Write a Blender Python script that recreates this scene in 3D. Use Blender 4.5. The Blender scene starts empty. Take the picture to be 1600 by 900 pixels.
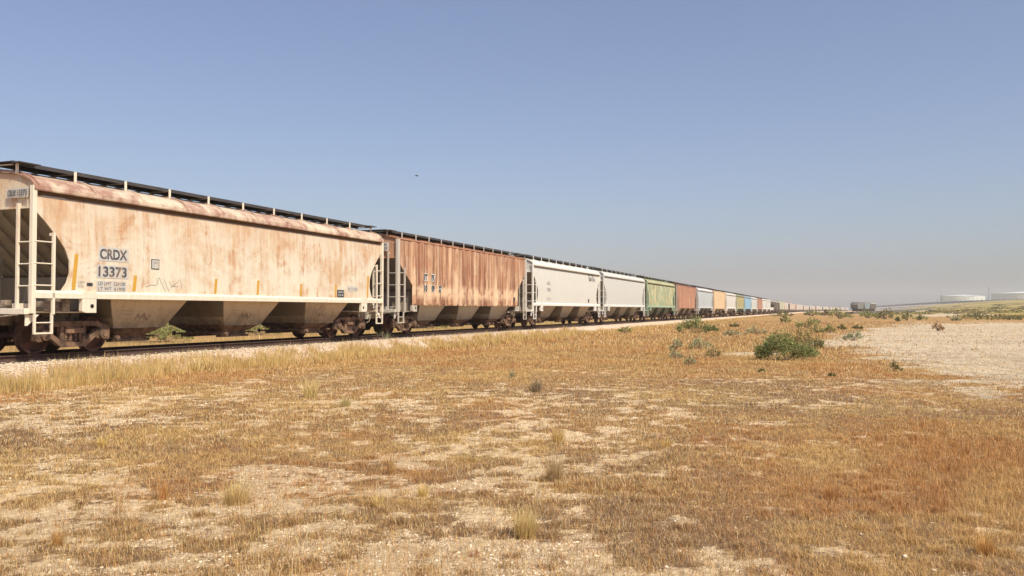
import bpy, math, random
import numpy as np
from mathutils import Vector
R = math.radians
random.seed(4)
rng = np.random.default_rng(11)
scene = bpy.context.scene
COL = scene.collection

# ------------------------------------------------------------------ camera
CAMZ = 1.70
HORIZ = 484.5
F = 1350.0
PITCH = math.atan((HORIZ - 450.0) / F)
cam_d = bpy.data.cameras.new("camera")
cam = bpy.data.objects.new("camera", cam_d); COL.objects.link(cam)
cam_d.sensor_width = 36.0
cam_d.lens = F / 1600.0 * 36.0
cam_d.clip_start = 0.1; cam_d.clip_end = 12000
cam.location = (0, 0, CAMZ)
cam.rotation_euler = (math.pi / 2 + PITCH, 0, 0)
scene.camera = cam
scene.render.resolution_x = 1024; scene.render.resolution_y = 576

# ------------------------------------------------------------------ sky, sun, exposure
SUN_EL = R(51)
sdir = Vector((0.616, -0.791, 0)).normalized()        # horizontal direction towards the sun
SUN_AZ = math.atan2(sdir.x, sdir.y)                 # clockwise from +Y
w = bpy.data.worlds.new("World"); scene.world = w; w.use_nodes = True
wn = w.node_tree.nodes; wl = w.node_tree.links
bg = wn['Background']
sky = wn.new('ShaderNodeTexSky'); sky.sky_type = 'NISHITA'; sky.sun_disc = False
sky.sun_elevation = SUN_EL; sky.sun_rotation = SUN_AZ
sky.air_density = 1.0; sky.dust_density = 2.6; sky.ozone_density = 1.7; sky.altitude = 100
tint = wn.new('ShaderNodeMix'); tint.data_type = 'RGBA'; tint.blend_type = 'MULTIPLY'; tint.inputs[0].default_value = 1.0
tint.inputs[7].default_value = (1.01, .978, 1.03, 1)
veil = wn.new('ShaderNodeMix'); veil.data_type = 'RGBA'; veil.inputs[0].default_value = .13; veil.inputs[7].default_value = (3.05, 3.35, 4.75, 1)   # thin high haze over the whole sky
wl.new(sky.outputs[0], veil.inputs[6]); wl.new(veil.outputs[2], tint.inputs[6]); wl.new(tint.outputs[2], bg.inputs[0]); bg.inputs[1].default_value = 0.113
sun_d = bpy.data.lights.new("sun", 'SUN'); sun_d.energy = 4.7; sun_d.angle = R(0.6)
sun_d.color = (1.0, 0.935, 0.78)
sun = bpy.data.objects.new("sun", sun_d); COL.objects.link(sun)
sv = Vector((sdir.x * math.cos(SUN_EL), sdir.y * math.cos(SUN_EL), math.sin(SUN_EL)))
sun.rotation_euler = sv.to_track_quat('Z', 'Y').to_euler()
sun.location = (20, -30, 40)
vs = scene.view_settings
vs.view_transform = 'Standard'; vs.look = 'None'; vs.exposure = 0.23; vs.gamma = 1.0; vs.use_curve_mapping = False
scene.cycles.volume_bounces = 2
scene.cycles.max_bounces = 6

# ------------------------------------------------------------------ layout helpers
TH = math.atan(495.0 / F)
T = np.array([math.sin(TH), math.cos(TH)])
NL = np.array([-math.cos(TH), math.sin(TH)])
RAILZ = 0.61
LATC = 17.55 + 1.62           # centre line of the track
LCAR = 16.97; PITCHCAR = 18.3; S0 = 15.16

def gp(px, py, z=0.0):
    """picture position -> point on the level z"""
    dx = (px - 800) / F; dz = (450 - py) / F
    cp, sp = math.cos(PITCH), math.sin(PITCH)
    d = (dx, cp - dz * sp, sp + dz * cp)
    k = (z - CAMZ) / d[2]
    return (d[0] * k, d[1] * k)
def at(px, Z):
    return ((px - 800) / F * Z, Z)

def path(s, lat=LATC):
    """centre line of the main track: straight, then a very slight bend to the right"""
    s = np.asarray(s, float)
    s1 = 560.0; k = R(4.3) / 420.0
    ss = np.clip(s - s1, 0, 420.0); tail = np.clip(s - s1 - 420.0, 0, None)
    base = np.minimum(s, s1)
    a = k * ss
    dx = np.where(a > 1e-6, (1 - np.cos(a)) / k, 0); dy = np.where(a > 1e-6, np.sin(a) / k, ss)
    fx = dy + tail * np.cos(a); rx = dx + tail * np.sin(a)
    px = base * T[0] + fx * T[0] - rx * NL[0]
    py = base * T[1] + fx * T[1] - rx * NL[1]
    ca, sa = np.cos(a), np.sin(a)
    nx = NL[0] * ca + T[0] * sa; ny = NL[1] * ca + T[1] * sa
    head = TH + a
    return px + lat * nx, py + lat * ny, head

# ------------------------------------------------------------------ numpy noise
_tab = np.random.default_rng(5).random((256, 256))
def vnoise(x, y, sc, seed=0):
    x = np.asarray(x) / sc + 37.3 * seed; y = np.asarray(y) / sc + 71.9 * seed
    xi = np.floor(x).astype(np.int64); yi = np.floor(y).astype(np.int64)
    fx = x - xi; fy = y - yi
    fx = fx * fx * (3 - 2 * fx); fy = fy * fy * (3 - 2 * fy)
    g = lambda i, j: _tab[i & 255, j & 255]
    return (g(xi, yi) * (1 - fx) + g(xi + 1, yi) * fx) * (1 - fy) + (g(xi, yi + 1) * (1 - fx) + g(xi + 1, yi + 1) * fx) * fy
def fbm(x, y, sc, oct=4, seed=0):
    v = 0; a = 0.5; t = 0
    for o in range(oct):
        v = v + a * vnoise(x, y, sc / 2 ** o, seed + o * 3.1); t += a; a *= 0.55
    return v / t
def sst(a, b, x):
    t = np.clip((x - a) / (b - a), 0, 1); return t * t * (3 - 2 * t)

# ------------------------------------------------------------------ terrain
def dens_far(x, y): return 0
def terrain(x, y):
    x = np.asarray(x, float); y = np.asarray(y, float)
    Z = np.maximum(y, 1.0)
    ax = x / Z * F + 800                                   # bearing
    r = sst(1345, 1620, ax) * sst(110, 1350, Z) * (y > 0)
    far = sst(1000, 1800, Z)
    h = r * (14.2) + sst(1345, 1470, ax) * sst(600, 1650, Z) * 5.0 * (y > 0)
    h = np.minimum(h, 22)
    h = h + (fbm(x, y, 3.0, 3, 2) - 0.5) * 0.10 + (fbm(x, y, 22.0, 2, 9) - 0.5) * 0.20 * sst(6, 25, np.hypot(x, y))
    # keep it level along the track
    lat = x * NL[0] + y * NL[1]
    lv = sst(13.5, 16.5, lat)
    h = h * (1 - lv * (y > 0) * 0.85) 
    return h

# masks for the soil, the thatch, the gold grass, pale dirt, olive hill growth
def blob(x, y, px, py, rx, ry, soft=0.5, ang=0.0):
    cx, cy = gp(px, py); ex = abs(gp(px + rx, py)[0] - cx)
    y0 = gp(px, py - ry)[1]; y1 = gp(px, py + ry)[1]
    dy = np.where(y > cy, (y - cy) / max(abs(y0 - cy), .1), (y - cy) / max(abs(y1 - cy), .1))
    dx = (800 + F * x / np.maximum(y, .5) - px) / rx
    d = np.sqrt(dx * dx + dy * dy)
    return 1 - sst(1 - soft, 1 + soft, d)
def masks(x, y):
    n1 = fbm(x, y, 2.6, 5, 21); n2 = fbm(x, y, 9.0, 4, 31); n3 = fbm(x, y, .8, 3, 41)
    R_ = np.hypot(x, y)
    ax = 800 + F * x / np.maximum(y, .5)
    lat = x * NL[0] + y * NL[1]
    # soil amount
    n4 = fbm(x, y, .28, 2, 47)
    soil = 0.335 + (n1 - .5) * .55 + (n2 - .5) * .35 + (n3 - .5) * 1.1 + (n4 - .5) * 2.2 * (R_ < 30) - .15 * sst(8, 12, R_)
    soil += 0.26 * blob(x, y, 700, 890, 420, 60, .8) + 0.22 * blob(x, y, 950, 900, 260, 50, .8)
    soil += 0.12 * blob(x, y, 520, 740, 300, 60, .8) + .12 * blob(x, y, 850, 720, 220, 60, .8)
    soil += 0.42 * blob(x, y, 60, 655, 300, 26, .8) + .22 * blob(x, y, 420, 625, 300, 16, .8)
    soil += 0.10 * blob(x, y, 60, 740, 130, 30, .7) - .10 * blob(x, y, 800, 650, 500, 40, .9)
    soil -= 0.30 * blob(x, y, 300, 700, 260, 30, .8)
    soil -= 0.50 * blob(x, y, 1500, 740, 420, 110, .5) + 0.20 * blob(x, y, 1150, 800, 350, 110, .7)
    soil -= 0.50 * sst(15, 30, R_ + (n2 - .5) * 14) * (1 - sst(55, 120, R_))
    soil -= 0.25 * sst(50, 100, R_)
    for (a, b, wd_) in (((985, 722), (1330, 622), .22), ((1150, 640), (1400, 588), .30), ((880, 690), (1080, 640), .2)):
        p, q = gp(*a), gp(*b); vx, vy = q[0] - p[0], q[1] - p[1]
        t = np.clip(((x - p[0]) * vx + (y - p[1]) * vy) / (vx * vx + vy * vy), 0, 1)
        dd = np.hypot(x - p[0] - t * vx, y - p[1] - t * vy)
        soil += .34 * (1 - sst(.4, 1.6, dd / wd_))
    pale = 0
    for (a, b, c, d) in ((1500, 536, 175, 32), (1625, 572, 200, 34), (1400, 531, 95, 13), (1590, 512, 150, 8)):
        pale = np.maximum(pale, blob(x, y, a, b, c, d, .55))
    pale = sst(.22, .78, pale + (n1 - .5) * 1.1 * (pale > .02) + (n3 - .5) * .9 * (pale > .02))
    # little pale patches among the shrubs, far track across the flat
    pale = np.maximum(pale, .8 * sst(.4, .7, blob(x, y, 1170, 551, 50, 3, .6) + (n3 - .5) * .7))
    pale = np.maximum(pale, .8 * sst(.4, .7, blob(x, y, 1310, 536, 50, 5, .6) + (n3 - .5) * .7))
    rd = 0
    cc = [gp(1372, 487.6), gp(1420, 489.5), gp(1470, 492), gp(1520, 496)]
    for (p, q) in zip(cc[:-1], cc[1:]):
        vx, vy = q[0] - p[0], q[1] - p[1]; L2 = vx * vx + vy * vy
        t = np.clip(((x - p[0]) * vx + (y - p[1]) * vy) / L2, 0, 1)
        dd = np.hypot(x - p[0] - t * vx, y - p[1] - t * vy)
        rd = np.maximum(rd, 1 - sst(.35, 1.0, dd / (R_ * .055)))
    pale = np.maximum(pale, rd * .9 * (fbm(x, y, 30, 3, 77) > .42))
    # gold grass versus brown thatch
    gold = 0.50 + (n2 - .5) * .8 + (fbm(x, y, 1.6, 3, 51) - .5) * .9 + (n4 - .5) * .6
    gold += .36 * sst(13, 30, R_ + (n2 - .5) * 12) + .35 * blob(x, y, 1500, 690, 260, 40, .7) + .3 * blob(x, y, 1560, 800, 90, 50, .6)
    gold += .35 * sst(12.0, 14.8, lat)
    gold -= .25 * blob(x, y, 1150, 850, 400, 60, .8) + .3 * blob(x, y, 350, 720, 300, 50, .8)
    olive = sst(150, 330, R_) * sst(1300, 1420, ax) * (.45 + .9 * (fbm(x, y / 3, 60, 4, 61) - .3))
    olive += sst(21, 26, lat) * .35 * sst(.45, .6, n2)
    return np.clip(soil, 0, 1), np.clip(pale, 0, 1), np.clip(gold, 0, 1), np.clip(olive, 0, 1)

# ------------------------------------------------------------------ object helpers
def link(o): COL.objects.link(o); return o
def tag(o, label=None, cat=None, group=None, kind=None):
    if label: o['label'] = label
    if cat: o['category'] = cat
    if group: o['group'] = group
    if kind: o['kind'] = kind
    return o
def empty(name, loc, rz=0, label=None, cat=None, group=None):
    o = bpy.data.objects.new(name, None); link(o); o.location = loc; o.rotation_euler = (0, 0, rz)
    o.empty_display_size = .3
    return tag(o, label, cat, group)

def np_mesh(name, V, Fc, mat=None, parent=None, smooth=False, col=None, nper=3):
    """V (n,3), Fc (m,nper) integer faces; col (n,4) point colour"""
    me = bpy.data.meshes.new(name)
    V = np.ascontiguousarray(V, dtype=np.float32); Fc = np.ascontiguousarray(Fc, dtype=np.int32)
    me.vertices.add(len(V)); me.vertices.foreach_set('co', V.ravel())
    m = len(Fc)
    me.loops.add(m * nper); me.loops.foreach_set('vertex_index', Fc.ravel())
    me.polygons.add(m); me.polygons.foreach_set('loop_start', np.arange(0, m * nper, nper, dtype=np.int32))
    me.update(calc_edges=True)
    if smooth: me.polygons.foreach_set('use_smooth', np.ones(m, dtype=bool))
    if col is not None:
        for cn, cv in col.items():
            at_ = me.attributes.new(cn, 'FLOAT_COLOR', 'POINT')
            at_.data.foreach_set('color', np.ascontiguousarray(cv, dtype=np.float32).ravel())
    if mat: me.materials.append(mat)
    o = bpy.data.objects.new(name, me); link(o)
    if parent: o.parent = parent
    return o

class MB:
    def __init__(s): s.v = []; s.f = []; s.sm = []
    def add(s, vs, fs, smooth=False):
        b = len(s.v); s.v += [tuple(p) for p in vs]
        for f in fs: s.f.append([b + i for i in f]); s.sm.append(smooth)
        return s
    def box(s, x0, x1, y0, y1, z0, z1):
        if x0 > x1: x0, x1 = x1, x0
        if y0 > y1: y0, y1 = y1, y0
        if z0 > z1: z0, z1 = z1, z0
        return s.add([(x0, y0, z0), (x1, y0, z0), (x1, y1, z0), (x0, y1, z0), (x0, y0, z1), (x1, y0, z1), (x1, y1, z1), (x0, y1, z1)],
                     [(0, 3, 2, 1), (4, 5, 6, 7), (0, 1, 5, 4), (1, 2, 6, 5), (2, 3, 7, 6), (3, 0, 4, 7)])
    def hexa(s, b, t):
        """b, t: four bottom and four top points, counter-clockwise from above"""
        return s.add(list(b) + list(t), [(0, 3, 2, 1), (4, 5, 6, 7), (0, 1, 5, 4), (1, 2, 6, 5), (2, 3, 7, 6), (3, 0, 4, 7)])
    def prism(s, poly, axis, a, b, smooth=False):
        """poly in the plane across axis: 'y' -> (x,z), 'x' -> (y,z), 'z' -> (x,y)"""
        n = len(poly)
        def P(p, k):
            if axis == 'y': return (p[0], k, p[1])
            if axis == 'x': return (k, p[0], p[1])
            return (p[0], p[1], k)
        vs = [P(p, a) for p in poly] + [P(p, b) for p in poly]
        fs = [tuple(range(n)), tuple(range(2 * n - 1, n - 1, -1))]
        bb = len(s.v); s.v += vs
        for f in fs: s.f.append([bb + i for i in f]); s.sm.append(False)
        for i in range(n):
            j = (i + 1) % n
            s.f.append([bb + i, bb + i + n, bb + j + n, bb + j]); s.sm.append(smooth)
        return s
    def bar(s, p, q, w, y0, y1):
        """flat bar in the x-z plane from p to q, width w, between y0 and y1"""
        dx, dz = q[0] - p[0], q[1] - p[1]; L = math.hypot(dx, dz); nx, nz = -dz / L * w / 2, dx / L * w / 2
        return s.prism([(p[0] - nx, p[1] - nz), (q[0] - nx, q[1] - nz), (q[0] + nx, q[1] + nz), (p[0] + nx, p[1] + nz)], 'y', y0, y1)
    def tube(s, p, q, r, n=8, r2=None):
        p = Vector(p); q = Vector(q); d = (q - p).normalized(); r2 = r if r2 is None else r2
        u = d.orthogonal().normalized(); v = d.cross(u)
        A = [p + (u * math.cos(2 * math.pi * i / n) + v * math.sin(2 * math.pi * i / n)) * r for i in range(n)]
        B = [q + (u * math.cos(2 * math.pi * i / n) + v * math.sin(2 * math.pi * i / n)) * r2 for i in range(n)]
        b = len(s.v); s.v += [tuple(a) for a in A + B]
        for i in range(n):
            j = (i + 1) % n
            s.f.append([b + i, b + j, b + n + j, b + n + i]); s.sm.append(n > 6)
        s.f.append([b + i for i in range(n - 1, -1, -1)]); s.sm.append(False)
        s.f.append([b + n + i for i in range(n)]); s.sm.append(False)
        return s
    def lathe_y(s, prof, cx, cz, n=28):
        """prof: (radius, y) points, turned about an axis along y"""
        b = len(s.v); m = len(prof)
        for i in range(n):
            a = 2 * math.pi * i / n
            for (r, y) in prof: s.v.append((cx + r * math.cos(a), y, cz + r * math.sin(a)))
        for i in range(n):
            j = (i + 1) % n
            for k in range(m - 1):
                s.f.append([b + i * m + k, b + i * m + k + 1, b + j * m + k + 1, b + j * m + k]); s.sm.append(True)
        return s
    def build(s, name, mat, parent=None, bevel=0.0, auto=False):
        me = bpy.data.meshes.new(name)
        me.from_pydata(s.v, [], s.f); me.validate(); me.update()
        if len(me.polygons) == len(s.sm): me.polygons.foreach_set('use_smooth', s.sm)
        import bmesh
        bm = bmesh.new(); bm.from_mesh(me); bmesh.ops.recalc_face_normals(bm, faces=bm.faces)
        for e in bm.edges:
            if len(e.link_faces) == 2 and e.calc_face_angle(0) > R(38): e.smooth = False
        bm.to_mesh(me); bm.free()
        me.materials.append(mat)
        o = bpy.data.objects.new(name, me); link(o)
        if parent: o.parent = parent
        if bevel > 0:
            md = o.modifiers.new('bevel', 'BEVEL'); md.width = bevel; md.segments = 2; md.limit_method = 'ANGLE'; md.angle_limit = R(40)
        return o

# ------------------------------------------------------------------ materials
def mat_new(name):
    m = bpy.data.materials.new(name); m.use_nodes = True
    nt = m.node_tree; nt.nodes.clear()
    out = nt.nodes.new('ShaderNodeOutputMaterial'); b = nt.nodes.new('ShaderNodeBsdfPrincipled')
    nt.links.new(b.outputs[0], out.inputs[0])
    return m, nt, b
def N(nt, t, **kw):
    n = nt.nodes.new(t)
    for k, v in kw.items(): setattr(n, k, v)
    return n
def setin(n, **kw):
    for k, v in kw.items(): n.inputs[k.replace('_', ' ')].default_value = v
def noise(nt, vec, scale, detail=5, rough=.55, w_=None, dist=0):
    n = N(nt, 'ShaderNodeTexNoise'); n.noise_dimensions = '4D' if w_ is not None else '3D'
    n.inputs['Scale'].default_value = scale; n.inputs['Detail'].default_value = detail
    n.inputs['Roughness'].default_value = rough; n.inputs['Distortion'].default_value = dist
    nt.links.new(vec, n.inputs['Vector'])
    if w_ is not None:
        if isinstance(w_, float): n.inputs['W'].default_value = w_
        else: nt.links.new(w_, n.inputs['W'])
    return n.outputs['Fac']
def mapping(nt, vec, sc, loc=(0, 0, 0)):
    m = N(nt, 'ShaderNodeMapping'); m.inputs['Scale'].default_value = sc; m.inputs['Location'].default_value = loc
    nt.links.new(vec, m.inputs['Vector']); return m.outputs[0]
def ramp(nt, fac, stops):
    r = N(nt, 'ShaderNodeValToRGB'); nt.links.new(fac, r.inputs[0])
    e = r.color_ramp.elements
    while len(e) < len(stops): e.new(.5)
    for el, (p, c) in zip(e, stops):
        el.position = p; el.color = tuple(c) + (1,) if len(c) == 3 else c
    return r.outputs[0]
def g3(v): return (v, v, v)
def mixc(nt, fac, a, b, blend='MIX'):
    m = N(nt, 'ShaderNodeMix'); m.data_type = 'RGBA'; m.blend_type = blend
    for sock, val in ((m.inputs[0], fac), (m.inputs[6], a), (m.inputs[7], b)):
        if isinstance(val, (int, float)): sock.default_value = val
        elif isinstance(val, tuple): sock.default_value = val + (1,)
        else: nt.links.new(val, sock)
    return m.outputs[2]
def math_(nt, op, a, b=None, clamp=False):
    m = N(nt, 'ShaderNodeMath', operation=op); m.use_clamp = clamp
    for i, val in enumerate((a, b)):
        if val is None: continue
        if isinstance(val, (int, float)): m.inputs[i].default_value = val
        else: nt.links.new(val, m.inputs[i])
    return m.outputs[0]
def bump(nt, b, h, strength=.3, dist=.02):
    bp = N(nt, 'ShaderNodeBump'); bp.inputs['Strength'].default_value = strength; bp.inputs['Distance'].default_value = dist
    nt.links.new(h, bp.inputs['Height']); nt.links.new(bp.outputs[0], b.inputs['Normal'])

def paint(name, base, rust=(.34, .13, .06), haze=None, amt=.5, deep=.3, seed=0.0, rough=.6, eave=0.0, foot=0.0, blotch=None, bands=0.0):
    """weathered paint: soft rusty bloom, vertical runs, small deep rust spots, road dirt deepened with painted underside shade, painted eave shadow"""
    m, nt, b = mat_new(name)
    tc = N(nt, 'ShaderNodeTexCoord'); ob = tc.outputs['Object']
    haze = haze or tuple(.5 * base[i] + .5 * rust[i] for i in range(3))
    vec = mapping(nt, ob, (1, 1, 1), (seed * 7.1, seed * 3.3, seed))
    big = noise(nt, mapping(nt, vec, (.55, .6, .75)), 1.0, 6, .68, dist=.4)
    streak = noise(nt, mapping(nt, vec, (5.5, 5.5, .35)), 1.0, 5, .6)
    fine = noise(nt, mapping(nt, vec, (22, 22, 1.3)), 1.0, 4, .6)
    spot = noise(nt, mapping(nt, vec, (3.2, 3.2, 2.2)), 1.0, 8, .7)
    patch = noise(nt, mapping(nt, vec, (1.1, 1.1, .95), (3, 8, 1)), 1.0, 7, .7, dist=.8)
    f1 = math_(nt, 'ADD', math_(nt, 'MULTIPLY', big, .42), math_(nt, 'MULTIPLY', streak, .18))
    f1 = math_(nt, 'ADD', f1, math_(nt, 'MULTIPLY', patch, .32))
    f1 = math_(nt, 'ADD', f1, math_(nt, 'MULTIPLY', fine, .08))
    lo = .66 - .34 * amt
    k1 = ramp(nt, f1, ((lo - .04, g3(0)), (lo + .06, g3(1))))
    f2 = math_(nt, 'ADD', math_(nt, 'MULTIPLY', spot, .40), math_(nt, 'MULTIPLY', streak, .25))
    f2 = math_(nt, 'ADD', f2, math_(nt, 'MULTIPLY', patch, .35))
    lo2 = .70 - .26 * deep
    k2 = ramp(nt, f2, ((lo2 - .02, g3(0)), (lo2 + .08, g3(1))))
    c = mixc(nt, math_(nt, 'MULTIPLY', k1, .85), base, haze)
    c = mixc(nt, math_(nt, 'MULTIPLY', k2, min(1, .35 + deep)), c, rust)
    if bands:
        bn = noise(nt, mapping(nt, vec, (3.4, .2, .10), (1, 2, 3)), 1.0, 5, .7)
        c = mixc(nt, math_(nt, 'MULTIPLY', ramp(nt, bn, ((.50, g3(0)), (.58, g3(1)))), bands), c, tuple(min(.8, base[i] * 1.12) for i in range(3)))
        bn2 = noise(nt, mapping(nt, vec, (4.5, .2, .16), (11, 2, 8)), 1.0, 5, .7)
        c = mixc(nt, math_(nt, 'MULTIPLY', ramp(nt, bn2, ((.48, g3(0)), (.56, g3(1)))), bands * .9), c, tuple(v * .8 for v in rust))
    if blotch:
        k3 = ramp(nt, noise(nt, mapping(nt, vec, (1.5, 1.5, .8), (5, 9, 2)), 1.0, 6, .75), ((.52, g3(0)), (.58, g3(1))))
        c = mixc(nt, k3, c, blotch)
    sep = N(nt, 'ShaderNodeSeparateXYZ'); nt.links.new(ob, sep.inputs[0])
    if eave > 0:
        mr = N(nt, 'ShaderNodeMapRange'); nt.links.new(sep.outputs[2], mr.inputs[0])
        mr.inputs[1].default_value = 2.3; mr.inputs[2].default_value = 4.1; mr.inputs[3].default_value = 0; mr.inputs[4].default_value = eave
        c = mixc(nt, math_(nt, 'MULTIPLY', mr.outputs[0], ramp(nt, streak, ((.3, g3(.15)), (.62, g3(1))))), c, tuple((rust[i] + haze[i]) / 2 for i in range(3)))
        sx_ = math_(nt, 'FRACT', math_(nt, 'ADD', math_(nt, 'DIVIDE', sep.outputs[0], 2.42), .37))
        seam = ramp(nt, sx_, ((0, g3(1)), (.006, g3(0)), (.994, g3(0)), (1, g3(1))))
        c = mixc(nt, math_(nt, 'MULTIPLY', seam, .35), c, rust)
    if foot > 0:  # low dirt, darkened further to paint in the shade under the car
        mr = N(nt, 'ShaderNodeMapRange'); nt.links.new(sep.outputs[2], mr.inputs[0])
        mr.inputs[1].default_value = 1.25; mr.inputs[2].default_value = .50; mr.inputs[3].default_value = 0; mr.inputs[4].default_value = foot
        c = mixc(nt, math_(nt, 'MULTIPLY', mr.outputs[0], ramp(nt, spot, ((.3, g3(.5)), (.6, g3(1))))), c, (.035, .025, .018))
    if eave > 0 and not bands:  # dark band under the roof lip: its shadow painted into the side colour
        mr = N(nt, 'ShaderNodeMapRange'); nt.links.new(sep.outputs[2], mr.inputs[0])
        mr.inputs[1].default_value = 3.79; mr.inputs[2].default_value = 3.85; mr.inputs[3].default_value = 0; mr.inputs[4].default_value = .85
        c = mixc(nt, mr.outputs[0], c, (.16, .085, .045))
    if bands:
        zb_ = ramp(nt, math_(nt, 'ABSOLUTE', math_(nt, 'SUBTRACT', sep.outputs[2], 1.95)), ((.12, g3(1)), (.42, g3(0))))
        zm_ = math_(nt, 'MULTIPLY', zb_, ramp(nt, noise(nt, mapping(nt, vec, (1.6, 1.6, 1.2), (8, 1, 4)), 1.0, 6, .7), ((.42, g3(0)), (.52, g3(.85 * bands)))))
        c = mixc(nt, zm_, c, tuple(min(.75, v * 1.12) for v in base))
    var = ramp(nt, fine, ((.25, g3(.84)), (.75, g3(1.08))))
    c = mixc(nt, 1.0, c, var, 'MULTIPLY')
    nt.links.new(c, b.inputs['Base Color'])
    b.inputs['Roughness'].default_value = rough
    rr = ramp(nt, k1, ((0, g3(rough - .12)), (1, g3(min(.95, rough + .2)))))
    nt.links.new(rr, b.inputs['Roughness'])
    bump(nt, b, math_(nt, 'ADD', math_(nt, 'MULTIPLY', noise(nt, mapping(nt, vec, (1.1, 1.1, 1.1)), 1.0, 2), 1.0), math_(nt, 'MULTIPLY', spot, .12)), .35, .03)
    return m
def plain(name, col, rough=.7, metal=0.0, var=.25, sc=6.0, bmp=.3, col2=None):
    m, nt, b = mat_new(name)
    tc = N(nt, 'ShaderNodeTexCoord')
    n = noise(nt, tc.outputs['Object'], sc, 6, .65)
    c2 = col2 or tuple(min(1, c * (1 + var)) for c in col)
    c = ramp(nt, n, ((.32, tuple(c * (1 - var) for c in col)), (.68, c2)))
    nt.links.new(c, b.inputs['Base Color']); b.inputs['Roughness'].default_value = rough; b.inputs['Metallic'].default_value = metal
    bump(nt, b, n, bmp, .01)
    return m
def decal(name, col, fade=.35, under=(.58, .40, .25)):
    m, nt, b = mat_new(name)
    tc = N(nt, 'ShaderNodeTexCoord')
    n = noise(nt, mapping(nt, tc.outputs['Object'], (9, 9, 4)), 1.0, 6, .7)
    c = mixc(nt, ramp(nt, n, ((.45, g3(0)), (.72, g3(fade)))), col, under)
    nt.links.new(c, b.inputs['Base Color']); b.inputs['Roughness'].default_value = .7
    return m
def foliage(name, attr='tint', transl=.25, rough=.8):
    m, nt, b = mat_new(name)
    a = N(nt, 'ShaderNodeAttribute', attribute_name=attr)
    nt.links.new(a.outputs['Color'], b.inputs['Base Color']); b.inputs['Roughness'].default_value = rough
    b.inputs['Specular IOR Level'].default_value = .15
    tr = N(nt, 'ShaderNodeBsdfTranslucent'); nt.links.new(a.outputs['Color'], tr.inputs[0])
    mx = N(nt, 'ShaderNodeMixShader'); mx.inputs[0].default_value = transl
    nt.links.new(b.outputs[0], mx.inputs[1]); nt.links.new(tr.outputs[0], mx.inputs[2])
    nt.links.new(mx.outputs[0], nt.nodes['Material Output'].inputs[0])
    return m

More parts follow.
